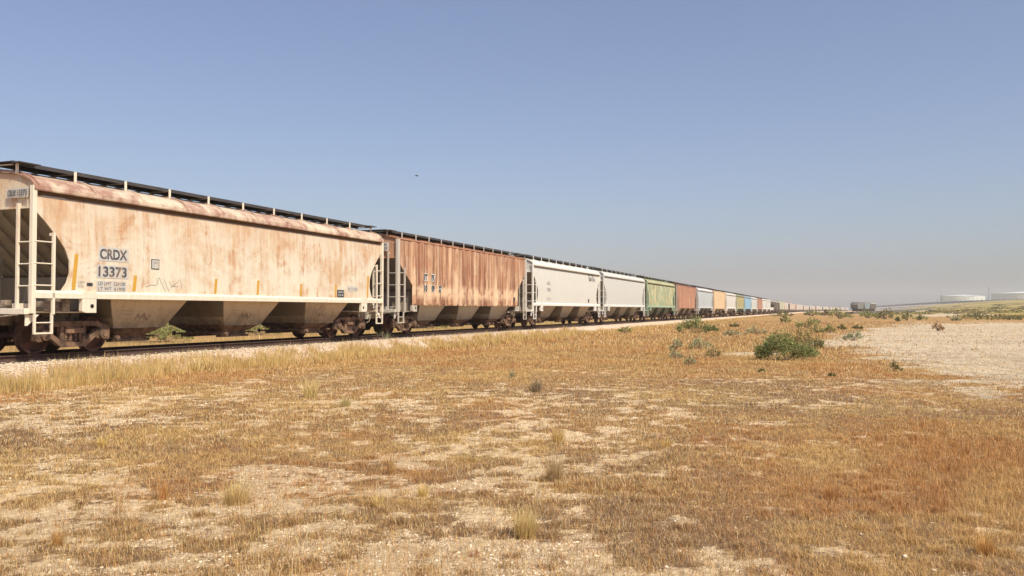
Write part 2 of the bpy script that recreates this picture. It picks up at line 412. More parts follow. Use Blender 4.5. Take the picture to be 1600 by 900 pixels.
# ------------------------------------------------------------------ ground
SOIL = (.58, .41, .24); SOIL2 = (.78, .59, .37)
THATCH = (.185, .115, .065); THATCH2 = (.36, .235, .13)
GOLD = (.48, .31, .12); GOLD2 = (.38, .20, .075)
PALE = (.62, .50, .345)
def ground_mat():
    m, nt, b = mat_new('ground')
    tc = N(nt, 'ShaderNodeTexCoord'); P = tc.outputs['Object']
    at_ = N(nt, 'ShaderNodeAttribute', attribute_name='mask'); sp = N(nt, 'ShaderNodeSeparateColor'); nt.links.new(at_.outputs['Color'], sp.inputs[0])
    at2 = N(nt, 'ShaderNodeAttribute', attribute_name='mask2'); sp2 = N(nt, 'ShaderNodeSeparateColor'); nt.links.new(at2.outputs['Color'], sp2.inputs[0])
    soil, pale, gold, olive = sp.outputs[0], sp.outputs[1], sp.outputs[2], sp2.outputs[0]
    nf = noise(nt, P, 9.0, 8, .72); nm = noise(nt, P, 1.7, 8, .7); ns = noise(nt, P, 42.0, 5, .7); nl = noise(nt, P, .12, 6, .65)
    csoil = mixc(nt, ramp(nt, nf, ((.42, g3(0)), (.58, g3(1)))), SOIL, SOIL2)
    csoil = mixc(nt, ramp(nt, ns, ((.52, g3(0)), (.63, g3(.6)))), csoil, (.24, .165, .10))
    csoil = mixc(nt, ramp(nt, noise(nt, mapping(nt, P, (1, 1, 1), (3, 9, 0)), 4.5, 8, .8), ((.54, g3(0)), (.64, g3(.6)))), csoil, (.34, .235, .14))
    cth = mixc(nt, ramp(nt, math_(nt, 'ADD', math_(nt, 'MULTIPLY', nf, .5), math_(nt, 'MULTIPLY', ns, .5)), ((.44, g3(0)), (.56, g3(1)))), THATCH, THATCH2)
    cgo = mixc(nt, ramp(nt, nm, ((.4, g3(0)), (.62, g3(1)))), GOLD2, GOLD)
    cgo = mixc(nt, ramp(nt, ns, ((.46, g3(0)), (.58, g3(.7)))), cgo, (.20, .12, .055))
    gsum = math_(nt, 'ADD', math_(nt, 'ADD', gold, math_(nt, 'MULTIPLY', math_(nt, 'SUBTRACT', nm, .5), 1.6)), math_(nt, 'MULTIPLY', math_(nt, 'SUBTRACT', nf, .5), 2.6))
    cover = mixc(nt, ramp(nt, gsum, ((.30, g3(0)), (.70, g3(1)))), cth, cgo)
    thr = math_(nt, 'ADD', soil, math_(nt, 'MULTIPLY', math_(nt, 'SUBTRACT', nf, .5), 3.0))
    thr = math_(nt, 'ADD', thr, math_(nt, 'MULTIPLY', math_(nt, 'SUBTRACT', nm, .5), 1.2))
    c = mixc(nt, ramp(nt, thr, ((.32, g3(0)), (.66, g3(1)))), cover, csoil)
    # pale cracked dirt: light crust with small dark crumbs
    cp = mixc(nt, ramp(nt, noise(nt, mapping(nt, P, (1, .6, 1), (4, 4, 0)), 1.1, 9, .8), ((.44, g3(0)), (.62, g3(1)))), PALE, (.42, .32, .21))
    cp = mixc(nt, ramp(nt, noise(nt, mapping(nt, P, (1, 1, 1), (9, 2, 0)), 5.5, 8, .75), ((.50, g3(0)), (.60, g3(.85)))), cp, (.21, .155, .105))
    c = mixc(nt, ramp(nt, math_(nt, 'ADD', pale, math_(nt, 'MULTIPLY', math_(nt, 'SUBTRACT', nm, .5), 1.2)), ((.3, g3(0)), (.7, g3(1)))), c, cp)
    co = mixc(nt, ramp(nt, noise(nt, mapping(nt, P, (1, .35, 1)), .05, 7, .7), ((.42, g3(0)), (.56, g3(1)))), (.42, .30, .095), (.25, .20, .055))
    co = mixc(nt, ramp(nt, noise(nt, mapping(nt, P, (.5, .14, 1)), .06, 6, .7), ((.53, g3(0)), (.57, g3(1)))), co, (.08, .07, .03))
    co = mixc(nt, ramp(nt, noise(nt, mapping(nt, P, (.4, .16, 1), (50, 9, 0)), .07, 6, .7), ((.58, g3(0)), (.64, g3(.9)))), co, (.44, .30, .15))
    c = mixc(nt, ramp(nt, math_(nt, 'MULTIPLY', olive, math_(nt, 'SUBTRACT', 1.0, pale)), ((.2, g3(0)), (.55, g3(1)))), c, co)
    var = ramp(nt, nl, ((.35, g3(.86)), (.65, g3(1.1))))
    c = mixc(nt, 1.0, c, var, 'MULTIPLY')
    nt.links.new(c, b.inputs['Base Color']); b.inputs['Roughness'].default_value = .95; b.inputs['Specular IOR Level'].default_value = .1
    h = math_(nt, 'ADD', math_(nt, 'MULTIPLY', nf, 1.0), math_(nt, 'MULTIPLY', ns, .3))
    h = math_(nt, 'ADD', h, math_(nt, 'MULTIPLY', nm, 1.6))
    bump(nt, b, h, .9, .06)
    return m
def graded(a0, a1, step, g, lim):
    """coordinates with fine steps inside [a0,a1], growing geometrically outside up to +-lim"""
    mid = list(np.arange(a0, a1, step)); out = []
    s_, p = step, a1
    while p < lim: out.append(p); s_ *= g; p += s_
    out.append(lim); lo = []
    s_, p = step, a0 - step
    while p > -lim: lo.append(p); s_ *= g; p -= s_
    lo.append(-lim)
    return np.array(lo[::-1] + mid + out)
LIM = 2600
gx = graded(-11, 13, .07, 1.035, LIM); gy = graded(3.5, 22, .07, 1.028, LIM)
X, Y = np.meshgrid(gx, gy); Hh = terrain(X, Y)
# small crumbs and clods on the ground
Hh = Hh + (fbm(X, Y, .55, 3, 88) - .5) * .05 * (np.hypot(X, Y) < 60)
s_, p_, g_, o_ = masks(X, Y)
nx_, ny_ = len(gx), len(gy)
idx = np.arange(nx_ * ny_).reshape(ny_, nx_)
Q = np.stack([idx[:-1, :-1], idx[:-1, 1:], idx[1:, 1:], idx[1:, :-1]], -1).reshape(-1, 4)
one = np.ones_like(X)
ground = np_mesh('ground', np.stack([X, Y, Hh], -1).reshape(-1, 3), Q, ground_mat(), None, True,
                 {'mask': np.stack([s_, p_, g_, one], -1).reshape(-1, 4), 'mask2': np.stack([o_, o_, o_, one], -1).reshape(-1, 4)}, 4)
tag(ground, 'dry grassland of pale soil, brown thatch and golden grass around the railway', 'ground', kind='structure')
def gz(x, y):
    return float(terrain(np.array([x]), np.array([y]))[0])

# ------------------------------------------------------------------ haze (even density, a closed box)
def haze_box():
    mb = MB(); L = 2700
    mb.box(-L, L, -L, L, -3.0, 62.0)
    m = bpy.data.materials.new('haze'); m.use_nodes = True; nt = m.node_tree; nt.nodes.clear()
    out = nt.nodes.new('ShaderNodeOutputMaterial'); pv = nt.nodes.new('ShaderNodeVolumePrincipled')
    pv.inputs['Color'].default_value = (.96, .98, 1.0, 1); pv.inputs['Density'].default_value = 0.00021
    pv.inputs['Anisotropy'].default_value = 0.0
    nt.links.new(pv.outputs[0], out.inputs['Volume'])
    o = mb.build('haze', m); tag(o, 'pale dusty haze over the whole plain', 'haze', kind='stuff')
    return o
haze_box()

# ------------------------------------------------------------------ track
def strip(name, svals, prof, mat, noise_amp=0.0, parent=None, smooth=True, rag=0.0):
    """sweep a cross profile [(lat offset, z)] along the track"""
    px, py, hd = path(svals)
    n = len(svals); m = len(prof)
    ln = -np.cos(hd); lm = np.sin(hd)                       # left normal
    V = np.zeros((n, m, 3))
    for j, (l, z) in enumerate(prof):
        x = px + ln * l; y = py + lm * l
        V[:, j, 0] = x; V[:, j, 1] = y; V[:, j, 2] = z
    if noise_amp > 0:
        nn = (fbm(V[..., 0], V[..., 1], .22, 3, 5) - .5) * 2 * noise_amp
        edge = np.ones(m); edge[0] = edge[-1] = 0
        V[..., 2] += nn * edge[None, :]
        if rag > 0:
            r_ = (fbm(V[..., 0], V[..., 1], 1.5, 4, 15) - .5) * 2 * rag
            V[..., 2] += r_ * (np.abs(np.array([p[0] for p in prof])) > 2.0)[None, :]
    id_ = np.arange(n * m).reshape(n, m)
    Fq = np.stack([id_[:-1, :-1], id_[1:, :-1], id_[1:, 1:], id_[:-1, 1:]], -1).reshape(-1, 4)
    return np_mesh(name, V.reshape(-1, 3), Fq, mat, parent, smooth, None, 4)
def ballast_mat():
    m, nt, b = mat_new('ballast')
    tc = N(nt, 'ShaderNodeTexCoord'); P = tc.outputs['Object']
    vo = N(nt, 'ShaderNodeTexVoronoi'); vo.inputs['Scale'].default_value = 26; nt.links.new(P, vo.inputs['Vector'])
    sp = N(nt, 'ShaderNodeSeparateColor'); nt.links.new(vo.outputs['Color'], sp.inputs[0])
    c = ramp(nt, sp.outputs[0], ((0, (.42, .29, .20)), (.5, (.60, .44, .32)), (1, (.74, .58, .44))))
    n2 = noise(nt, P, 1.2, 6, .7)
    c = mixc(nt, ramp(nt, n2, ((.5, g3(0)), (.7, g3(.55)))), c, (.46, .34, .22))
    nt.links.new(c, b.inputs['Base Color']); b.inputs['Roughness'].default_value = .9
    h = math_(nt, 'SUBTRACT', 1.0, vo.outputs['Distance'])
    bump(nt, b, h, .8, .04)
    return m
M = {}
M['ballast'] = ballast_mat()
M['rail'] = plain('rail_steel', (.075, .040, .028), .75, .2, .35, 14)
M['tie'] = plain('old_timber', (.085, .06, .045), .9, 0, .4, 9)
sv = np.concatenate([np.arange(-60, 6, .5), np.arange(6, 60, .09), np.arange(60, 140, .3), np.arange(140, 400, 2), np.arange(400, 1500, 12)])
def dens(pr, step):
    out = []
    for (a, b) in zip(pr[:-1], pr[1:]):
        k = max(1, int(math.hypot(b[0] - a[0], b[1] - a[1]) / step))
        for i in range(k): out.append((a[0] + (b[0] - a[0]) * i / k, a[1] + (b[1] - a[1]) * i / k))
    return out + [pr[-1]]
bz = RAILZ - .165
bprof = dens([(-2.85, -.25), (-1.80, bz - .05), (-1.55, bz), (0, bz - .03), (1.55, bz), (1.80, bz - .05), (2.85, -.25)], .085)
ball = strip('ballast', sv, bprof, M['ballast'], .022, rag=.015)
tag(ball, 'pinkish cream gravel ballast bed under the long train', 'ballast', kind='structure')
bed = strip('track_bed', sv, dens([(-1.35, bz - .004), (0, bz - .002), (1.35, bz - .004)], .09), plain('shaded_gravel', (.11, .075, .055), .9, 0, .5, 11, .8), .010)  # dark strip: shade beneath the train painted as gravel colour
tag(bed, 'gravel between and beside the rails, coloured dark for the shade under the train', 'track bed', kind='structure')
px0, py0, _ = path(np.array([20.0]))
track = empty('railway_track', (float(px0[0]), float(py0[0]), RAILZ), 0, 'rust brown steel rails on sleepers running beneath the long train', 'track')
def reparent(o, p):
    o.parent = p; o.matrix_parent_inverse.translation = -p.location
rprof = [(-.07, -.165), (-.07, -.155), (-.015, -.135), (-.012, -.045), (-.036, -.035), (-.036, -.004), (-.028, 0), (.028, 0), (.036, -.004), (.036, -.035), (.012, -.045), (.015, -.135), (.07, -.155), (.07, -.165)]
for sd in (-1, 1):
    o = strip('rail', np.concatenate([np.arange(-60, 560, 20.), np.arange(560, 1500, 30.)]), [(sd * .7525 + a, RAILZ + b) for a, b in rprof], M['rail'], 0, None, False)
    reparent(o, track)
tie = None
for k in range(64):
    s_k = 8.0 + k * .56
    if tie is None:
        mb = MB(); mb.box(-.115, .115, -1.3, 1.3, -.18, 0); tie = mb.build('sleeper', M['tie'], None, .01); o = tie
    else:
        o = tie.copy(); link(o)
    cx, cy, hd = path(np.array([s_k])); o.location = (float(cx[0]), float(cy[0]), bz + random.uniform(.005, .03))
    o.rotation_euler = (0, 0, math.pi / 2 - float(hd[0]) + random.uniform(-.02, .02)); reparent(o, track)
mb = MB()
for k in range(64, 700):
    s_k = 8.0 + k * .56; cx, cy, hd = path(np.array([s_k])); h_ = float(hd[0])
    tx, ty = math.sin(h_), math.cos(h_); nx, ny = -ty, tx; x0, y0 = float(cx[0]), float(cy[0])
    c4 = [(x0 + tx * a + nx * b, y0 + ty * a + ny * b) for a, b in ((-.115, -1.3), (.115, -1.3), (.115, 1.3), (-.115, 1.3))]
    mb.hexa([(a, b, bz - .15) for a, b in c4], [(a, b, bz + .012) for a, b in c4])
o = mb.build('sleepers', M['tie']); o['kind'] = 'stuff'; reparent(o, track)

# ------------------------------------------------------------------ railcar materials
M['galv'] = plain('running_board_steel', (.07, .063, .060), .6, .3, .3, 3)
M['truck'] = plain('rusty_cast_steel', (.045, .026, .02), .85, .1, .5, 4, .5, (.28, .165, .10))
M['wheel'] = plain('wheel_steel', (.035, .018, .014), .7, .2, .5, 3, .4, (.15, .06, .035))
M['tread'] = plain('wheel_tread', (.16, .11, .09), .5, .6, .3, 5)
M['black'] = plain('stencil_black', (.03, .035, .045), .7, 0, .3, 12, 0)
M['hole'] = plain('dark_hole', (.012, .010, .010), .9, 0, .2, 8, 0)
M['gear'] = plain('grimy_brake_gear', (.16, .11, .075), .85, .1, .5, 6, .4, (.42, .33, .24))
M['decal_blue'] = decal('decal_plate', (.50, .49, .46), .6)
M['decal_ink'] = decal('decal_ink', (.045, .055, .075), .5)
M['decal_grey'] = decal('decal_faded_ink', (.22, .23, .25), .6)
M['yellow'] = decal('yellow_reflector', (.55, .30, .03), .25, (.5, .3, .12))
M['stripe'] = decal('white_stripe', (.60, .58, .54), .4)
CARM = {}
def carset(key, **kw):
    """body, frame (sills, ladders), hopper, roof, under slope materials of a car"""
    base = kw['base']; rust = kw.get('rust', (.34, .13, .06)); amt = kw.get('amt', .4); deep = kw.get('deep', .3); sd = kw.get('seed', 0.0)
    s = {}
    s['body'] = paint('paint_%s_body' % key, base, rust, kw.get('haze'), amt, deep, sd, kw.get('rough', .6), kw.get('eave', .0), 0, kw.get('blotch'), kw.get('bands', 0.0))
    s['end'] = paint('paint_%s_end' % key, base, rust, kw.get('haze'), amt + .08, deep + .1 if deep else 0, sd + 1.5, kw.get('rough', .6))
    fr = kw.get('frame', tuple(min(.82, c * 1.12) for c in base))
    s['frame'] = paint('paint_%s_frame' % key, fr, rust, None, .25, .32, sd + 3, .6)
    hp = kw.get('hopper', tuple(c * .80 for c in base))
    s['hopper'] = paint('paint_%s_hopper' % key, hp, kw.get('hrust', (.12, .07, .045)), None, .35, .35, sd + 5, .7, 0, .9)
    s['roof'] = paint('paint_%s_roof' % key, kw.get('roof', base), rust, kw.get('roofhaze'), kw.get('roofamt', .5), .35, sd + 8, .65)
    s['slope'] = paint('paint_%s_slope' % key, kw.get('slope', tuple(c * .62 for c in base)), (.15, .085, .05), None, .35, .3, sd + 11, .75)  # darkened body tone: shade of the end recesses painted in
    CARM[key] = s; return s
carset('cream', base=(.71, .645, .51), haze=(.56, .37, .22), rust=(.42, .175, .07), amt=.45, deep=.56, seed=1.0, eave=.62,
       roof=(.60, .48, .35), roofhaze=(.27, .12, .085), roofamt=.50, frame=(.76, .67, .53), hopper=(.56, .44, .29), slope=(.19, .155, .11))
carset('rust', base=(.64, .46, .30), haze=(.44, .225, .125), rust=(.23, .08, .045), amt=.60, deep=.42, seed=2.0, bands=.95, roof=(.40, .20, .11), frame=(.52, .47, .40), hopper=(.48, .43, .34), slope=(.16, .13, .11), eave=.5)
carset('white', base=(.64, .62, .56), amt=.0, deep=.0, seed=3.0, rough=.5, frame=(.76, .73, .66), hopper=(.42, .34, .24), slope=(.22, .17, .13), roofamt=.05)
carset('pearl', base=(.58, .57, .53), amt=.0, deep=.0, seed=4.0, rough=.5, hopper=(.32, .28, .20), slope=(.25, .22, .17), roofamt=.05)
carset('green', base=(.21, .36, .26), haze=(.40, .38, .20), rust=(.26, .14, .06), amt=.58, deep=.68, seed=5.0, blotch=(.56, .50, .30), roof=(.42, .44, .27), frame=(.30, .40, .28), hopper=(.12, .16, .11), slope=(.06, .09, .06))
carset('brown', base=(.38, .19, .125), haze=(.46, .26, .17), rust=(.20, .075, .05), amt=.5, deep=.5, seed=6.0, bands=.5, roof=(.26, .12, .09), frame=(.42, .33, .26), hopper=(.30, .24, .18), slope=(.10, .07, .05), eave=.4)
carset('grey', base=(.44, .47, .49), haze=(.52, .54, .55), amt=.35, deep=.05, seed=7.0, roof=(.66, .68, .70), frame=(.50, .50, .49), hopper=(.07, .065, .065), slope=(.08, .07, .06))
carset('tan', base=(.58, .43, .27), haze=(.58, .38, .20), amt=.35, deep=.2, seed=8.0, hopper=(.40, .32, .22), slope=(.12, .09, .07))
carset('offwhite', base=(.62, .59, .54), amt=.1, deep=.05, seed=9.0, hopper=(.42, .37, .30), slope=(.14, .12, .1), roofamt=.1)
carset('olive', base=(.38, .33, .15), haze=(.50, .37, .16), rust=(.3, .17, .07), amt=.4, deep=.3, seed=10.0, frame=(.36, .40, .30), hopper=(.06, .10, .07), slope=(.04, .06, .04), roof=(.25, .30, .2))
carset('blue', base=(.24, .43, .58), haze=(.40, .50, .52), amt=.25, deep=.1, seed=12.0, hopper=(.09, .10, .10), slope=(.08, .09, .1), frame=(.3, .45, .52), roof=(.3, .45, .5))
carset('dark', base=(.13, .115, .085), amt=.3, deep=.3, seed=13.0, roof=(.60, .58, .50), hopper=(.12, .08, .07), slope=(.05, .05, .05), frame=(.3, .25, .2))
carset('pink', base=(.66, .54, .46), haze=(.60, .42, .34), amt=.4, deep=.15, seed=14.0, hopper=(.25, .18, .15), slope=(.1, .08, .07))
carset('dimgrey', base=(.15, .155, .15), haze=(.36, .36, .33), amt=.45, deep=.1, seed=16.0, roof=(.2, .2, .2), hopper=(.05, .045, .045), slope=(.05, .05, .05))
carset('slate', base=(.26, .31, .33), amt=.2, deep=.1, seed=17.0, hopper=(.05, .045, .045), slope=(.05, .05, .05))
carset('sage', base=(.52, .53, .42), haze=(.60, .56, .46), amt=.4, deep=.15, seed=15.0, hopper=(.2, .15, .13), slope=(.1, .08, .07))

# ------------------------------------------------------------------ railcar geometry (local: x along, -y the side the photograph shows, z above the rail)
def yprof_A(z): return 1.60 - .065 * (max(z - 2.2, 0) / 1.8) ** 2 - .07 * min(1, max(0, (z - 3.80) / .08))
def yprof_B(z): return 1.56
CUT_A = [(1.50, .80), (1.60, .86), (1.75, .98), (2.0, 1.07), (2.3, 1.06), (2.6, .93), (2.9, .68), (3.2, .38), (3.45, .10), (3.52, 0), (3.985, 0)]
CUT_B = [(1.36, 1.55), (1.8, 1.55), (2.2, 1.55), (2.5, 1.15), (2.8, .75), (3.17, .25), (3.36, 0), (3.8, 0), (4.21, 0)]
def roofz(y, kind):
    a = abs(y)
    if kind == 'A':
        pts = [(0, 4.455), (.5, 4.435), (1.0, 4.375), (1.32, 4.285), (1.52, 4.185), (1.645, 4.045), (1.66, 3.955)]
    else:
        pts = [(0, 4.42), (.5, 4.41), (1.0, 4.36), (1.3, 4.31), (1.5, 4.26), (1.585, 4.23), (1.592, 4.202)]
    for (p, q) in zip(pts[:-1], pts[1:]):
        if a <= q[0]: return p[1] + (q[1] - p[1]) * (a - p[0]) / (q[0] - p[0])
    return pts[-1][1]
HL = LCAR / 2
def truck(parent, cx, sgn, full, mats):
    mb = MB()
    mb.box(cx - .24, cx + .24, -1.08, 1.08, .50, .68)            # bolster
    mb.box(cx - .20, cx + .20, -.35, .35, .68, .80)
    for dx in (-.38, .38): mb.box(cx + dx - .06, cx + dx + .06, -.95, .95, .33, .45)   # brake beams
    t = mb.build('truck', M['truck'], parent, .012)
    for sy in (-1, 1):
        mb = MB(); y0, y1 = sy * .93, sy * 1.09
        mb.bar((cx - .78, .745), (cx + .78, .745), .13, y0, y1)
        mb.bar((cx - .76, .72), (cx - 1.13, .60), .15, y0, y1); mb.bar((cx + .76, .72), (cx + 1.13, .60), .15, y0, y1)
        for q in (-1, 1):
            mb.bar((cx + q * .80, .54), (cx + q * .38, .23), .13, y0 + sy * .004, y1 - sy * .004)
            mb.bar((cx + q * .34, .22), (cx + q * .34, .70), .10, y0 + sy * .008, y1 - sy * .008)
            mb.bar((cx + q * .70, .50), (cx + q * 1.0, .40), .10, y0 + sy * .01, y1 - sy * .01)
            mb.prism([(cx + q * .70, .60), (cx + q * 1.15, .64), (cx + q * 1.15, .34), (cx + q * 1.06, .30), (cx + q * .72, .36)][::q], 'y', y0 + sy * .012, y1 + sy * .02)
            mb.tube((cx + q * .90, sy * 1.09, .457), (cx + q * .90, sy * 1.19, .457), .125, 12)
            mb.tube((cx + q * .90, sy * 1.19, .457), (cx + q * .90, sy * 1.215, .457), .07, 10)
        mb.bar((cx - .40, .215), (cx + .40, .215), .12, y0 - sy * .003, y1 + sy * .006)
        mb.box(cx - .27, cx + .27, sy * .95, sy * 1.14, .50, .63)
        if full:
            for k in range(4): 
                for zz in range(5): mb.tube((cx - .225 + k * .15, sy * 1.04, .285 + zz * .043), (cx - .225 + k * .15, sy * 1.04, .305 + zz * .043), .062, 8)
                mb.tube((cx - .225 + k * .15, sy * 1.04, .28), (cx - .225 + k * .15, sy * 1.04, .50), .045, 8)
        mb.build('side_frame', M['truck'], t, .012 if full else 0)
    for dx in (-.90, .90):
        mb = MB(); mb.tube((cx + dx, -.95, .457), (cx + dx, .95, .457), .085, 10); mb.build('axle', M['wheel'], t)
        for sy in (-1, 1):
            pr = [(.05, sy * .80), (.13, sy * .80), (.15, sy * .775), (.36, sy * .745), (.385, sy * .79), (.455, sy * .795), (.457, sy * .72), (.462, sy * .69), (.487, sy * .68), (.487, sy * .665), (.40, sy * .66), (.38, sy * .70), (.15, sy * .70), (.12, sy * .66), (.05, sy * .66)]
            mb = MB(); mb.lathe_y(pr, cx + dx, .457, 36 if full else 16); mb.build('wheel', M['wheel'], t)
    return t

def side_sheet(kind, sy, cut, zs, yp, cols=60):
    """one side sheet with shaped ends, a real thickness and, for kind B, vertical ribs"""
    cx = [c[1] for c in cut]; cz = [c[0] for c in cut]
    V = []; n = cols + 1; m = len(zs)
    for lay in (0, 1):
        for z in zs:
            a = float(np.interp(z, cz, cx))
            for i in range(n):
                x = (-HL + a) + (2 * HL - 2 * a) * i / cols
                V.append((x, sy * (yp(z) - lay * .03), z))
    Fs = []
    for j in range(m - 1):
        for i in range(n - 1):
            q = [j * n + i, j * n + i + 1, (j + 1) * n + i + 1, (j + 1) * n + i]
            Fs.append(q); Fs.append([k + m * n for k in q[::-1]])
    for j in range(m - 1):
        for i in (0, n - 1):
            Fs.append([j * n + i, (j + 1) * n + i, (j + 1) * n + i + m * n, j * n + i + m * n])
    for i in range(n - 1):
        for j in (0, m - 1):
            Fs.append([j * n + i, j * n + i + 1, j * n + i + 1 + m * n, j * n + i + m * n])
    mb = MB(); mb.add(V, Fs, False)
    for k in range(len(mb.sm)): mb.sm[k] = True
    if kind == 'B':
        k = 0; x = -HL + 1.65
        while x < HL - 1.6:
            zt, zb = 4.19, 1.33
            w1, w2, dp = .12, .05, .10
            ya, yb = sy * (1.56 - .005), sy * (1.56 + dp)
            mb.hexa([(x - w1, ya, zb), (x + w1, ya, zb), (x + w2, yb, zb + .06), (x - w2, yb, zb + .06)],
                    [(x - w1, ya, zt), (x + w1, ya, zt), (x + w2, yb, zt - .05), (x - w2, yb, zt - .05)])
            x += .80
        mb.box(-HL + 1.5, HL - 1.5, sy * 1.545, sy * 1.60, 1.31, 1.352)
    return mb

def make_car(kind, full=True, key='cream', low=0):
    s = CARM[key]; root = bpy.data.objects.new('hopper_railcar', None); link(root); root.empty_display_size = .5
    roles = {}
    def P(mb, name, role, parent=None, bevel=0.0):
        m = s[role] if role in s else M[role]
        o = mb.build(name, m, parent or root, bevel)
        if role in s: roles[o.data.name] = role
        return o
    yp = yprof_A if kind == 'A' else yprof_B
    cut = CUT_A if kind == 'A' else CUT_B
    ztop = cut[-1][0]; zbot = cut[0][0]; zend = 3.5 if kind == 'A' else 3.36
    zs = sorted(set([c[0] for c in cut] + ([3.80, 3.84, 3.88] if kind == 'A' else []) + list(np.linspace(zbot, ztop, 14))))
    for sy in (-1, 1):
        P(side_sheet(kind, sy, cut, zs, yp, 60 if full else 20), 'side_panel', 'body')
    # roof: one bent sheet
    ys = [-1.66, -1.645, -1.58, -1.52, -1.42, -1.32, -1.15, -1.0, -.75, -.5, -.25] if kind == 'A' else [-1.592, -1.585, -1.5, -1.3, -1.0, -.5]
    ys = ys + [0] + [-v for v in ys[::-1]]
    prof = [(y, roofz(y, kind)) for y in ys]
    inner = [(y * (.985), roofz(y, kind) - .035) for y in ys[::-1]]
    mb = MB(); mb.prism(prof + inner, 'x', -HL + .0, HL - .0, False)
    if kind == 'A':
        for sy in (-1, 1): mb.box(-HL + .01, HL - .01, sy * 1.55, sy * 1.655, 3.935, 3.957)     # eave flange
    nb = 10
    for k in range(nb + 1):                                        # arched carlines pressed in the roof
        x = -HL + .12 + (LCAR - .24) * k / nb
        pr2 = [(y, roofz(y, kind) + .045) for y in ys[1:-1]] + [(y, roofz(y, kind) - .01) for y in ys[1:-1][::-1]]
        mb.prism(pr2, 'x', x - .03, x + .03)
    P(mb, 'roof', 'roof')
    # ends: upper vertical sheet, long slope sheet below it
    for sx in (-1, 1):
        xe = sx * (HL - .06)
        top = [(y, roofz(y, kind) - .045) for y in ys if abs(y) < 1.54]
        pl = [(-1.545, zend), (1.545, zend)] + [(y, z) for y, z in top[::-1]]
        mb = MB(); mb.prism(pl, 'x', xe, xe - sx * .04)
        if kind == 'A' or True:
            mb.box(xe + sx * .002, xe + sx * .05, -1.54, 1.54, zend, zend + .05)
        P(mb, 'end_panel', 'end')
        xs0 = HL - .09; zs0 = zend - .002; xs1 = HL - 2.5; zs1 = 1.40
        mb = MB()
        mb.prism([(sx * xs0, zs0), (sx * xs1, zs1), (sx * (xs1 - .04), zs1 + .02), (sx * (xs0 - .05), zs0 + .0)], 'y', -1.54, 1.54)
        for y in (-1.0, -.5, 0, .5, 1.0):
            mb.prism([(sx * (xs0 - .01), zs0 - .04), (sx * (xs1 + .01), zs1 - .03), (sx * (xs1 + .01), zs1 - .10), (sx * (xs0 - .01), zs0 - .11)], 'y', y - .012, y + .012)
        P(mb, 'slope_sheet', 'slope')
        # bulkhead web on the bolster and braces under the slope
        mb = MB()
        for y in (-.62, .62): mb.prism([(sx * (HL - .55), 1.10), (sx * (HL - .75), 1.10), (sx * (HL - 1.1), 2.35), (sx * (HL - 1.02), 2.43)][::1], 'y', y - .03, y + .03)
        mb.prism([(sx * (HL - 1.72), 1.08), (sx * (HL - 1.76), 1.08), (sx * (HL - 1.76), 1.90), (sx * (HL - 1.72), 1.94)], 'y', -1.50, 1.50)
        P(mb, 'slope_brace', 'slope')
        # end platform, end sill, draft sill
        mb = MB()
        mb.box(sx * (HL + .14), sx * (HL - 1.86), -1.32, 1.32, 1.02, 1.055)
        mb.box(sx * (HL + .155), sx * (HL + .02), -1.56, 1.56, .99, 1.13)
        for y in (-.9, .9): mb.box(sx * (HL - .1), sx * (HL - 1.4), y - .04, y + .04, 1.055, 1.25)
        P(mb, 'end_platform', 'frame', bevel=.01 if full else 0)
        mb = MB(); mb.box(sx * (HL + .42), sx * (HL - 2.6), -.30, .30, .72, 1.018)
        mb.box(sx * (HL + .46), sx * (HL + .40), -.38, .38, .70, 1.04)
        P(mb, 'draft_sill', 'frame' if kind == 'B' else 'gear')
        mb = MB(); mb.box(sx * (HL + .74), sx * (HL + .42), -.10, .10, .76, .92)
        mb.prism([(sx * (HL + .68), -.17), (sx * (HL + .90), -.13), (sx * (HL + .92), .10), (sx * (HL + .80), .16), (sx * (HL + .66), .12)][::sx], 'z', .70, .98)
        P(mb, 'coupler', 'truck', bevel=.02 if full else 0)
        if full:
            mb = MB()                                               # brake rigging, valves and hose at the end
            mb.box(sx * (HL - .5), sx * (HL - .95), -1.45, -1.15, 1.06, 1.30)
            mb.box(sx * (HL - 1.05), sx * (HL - 1.28), -1.40, -.8, 1.06, 1.42)
            mb.tube((sx * (HL - .2), -1.30, 1.12), (sx * (HL - 1.3), -1.25, 1.16), .05, 10)
            mb.tube((sx * (HL - .30), -.6, 1.20), (sx * (HL - .30), 1.2, 1.20), .035, 8)
            for y in (-.7, -.2, .35): mb.box(sx * (HL - .05), sx * (HL - .30), y, y + .16, 1.205, 1.33)
            mb.tube((sx * (HL + .2), -.42, .96), (sx * (HL + .42), -.46, .60), .028, 8); mb.tube((sx * (HL + .42), -.46, .60), (sx * (HL + .62), -.34, .50), .028, 8)
            mb.tube((sx * (HL + .15), -1.35, .98), (sx * (HL + .3), -.5, .90), .02, 6)
            P(mb, 'brake_gear', 'gear', bevel=.008)
            for q in (-1, 1):
                mb = MB(); mb.prism([(sx * (HL + .07), .98), (sx * (HL - .30), .98), (sx * (HL + .02), .72), (sx * (HL + .07), .72)], 'y', q * 1.50, q * 1.47)
                P(mb, 'sill_gusset', 'frame')
    mb = MB()
    mb.tube((-HL - .10, .85, 3.0), (-HL - .14, .85, 3.0), .28, 20)
    for a in range(0): pass
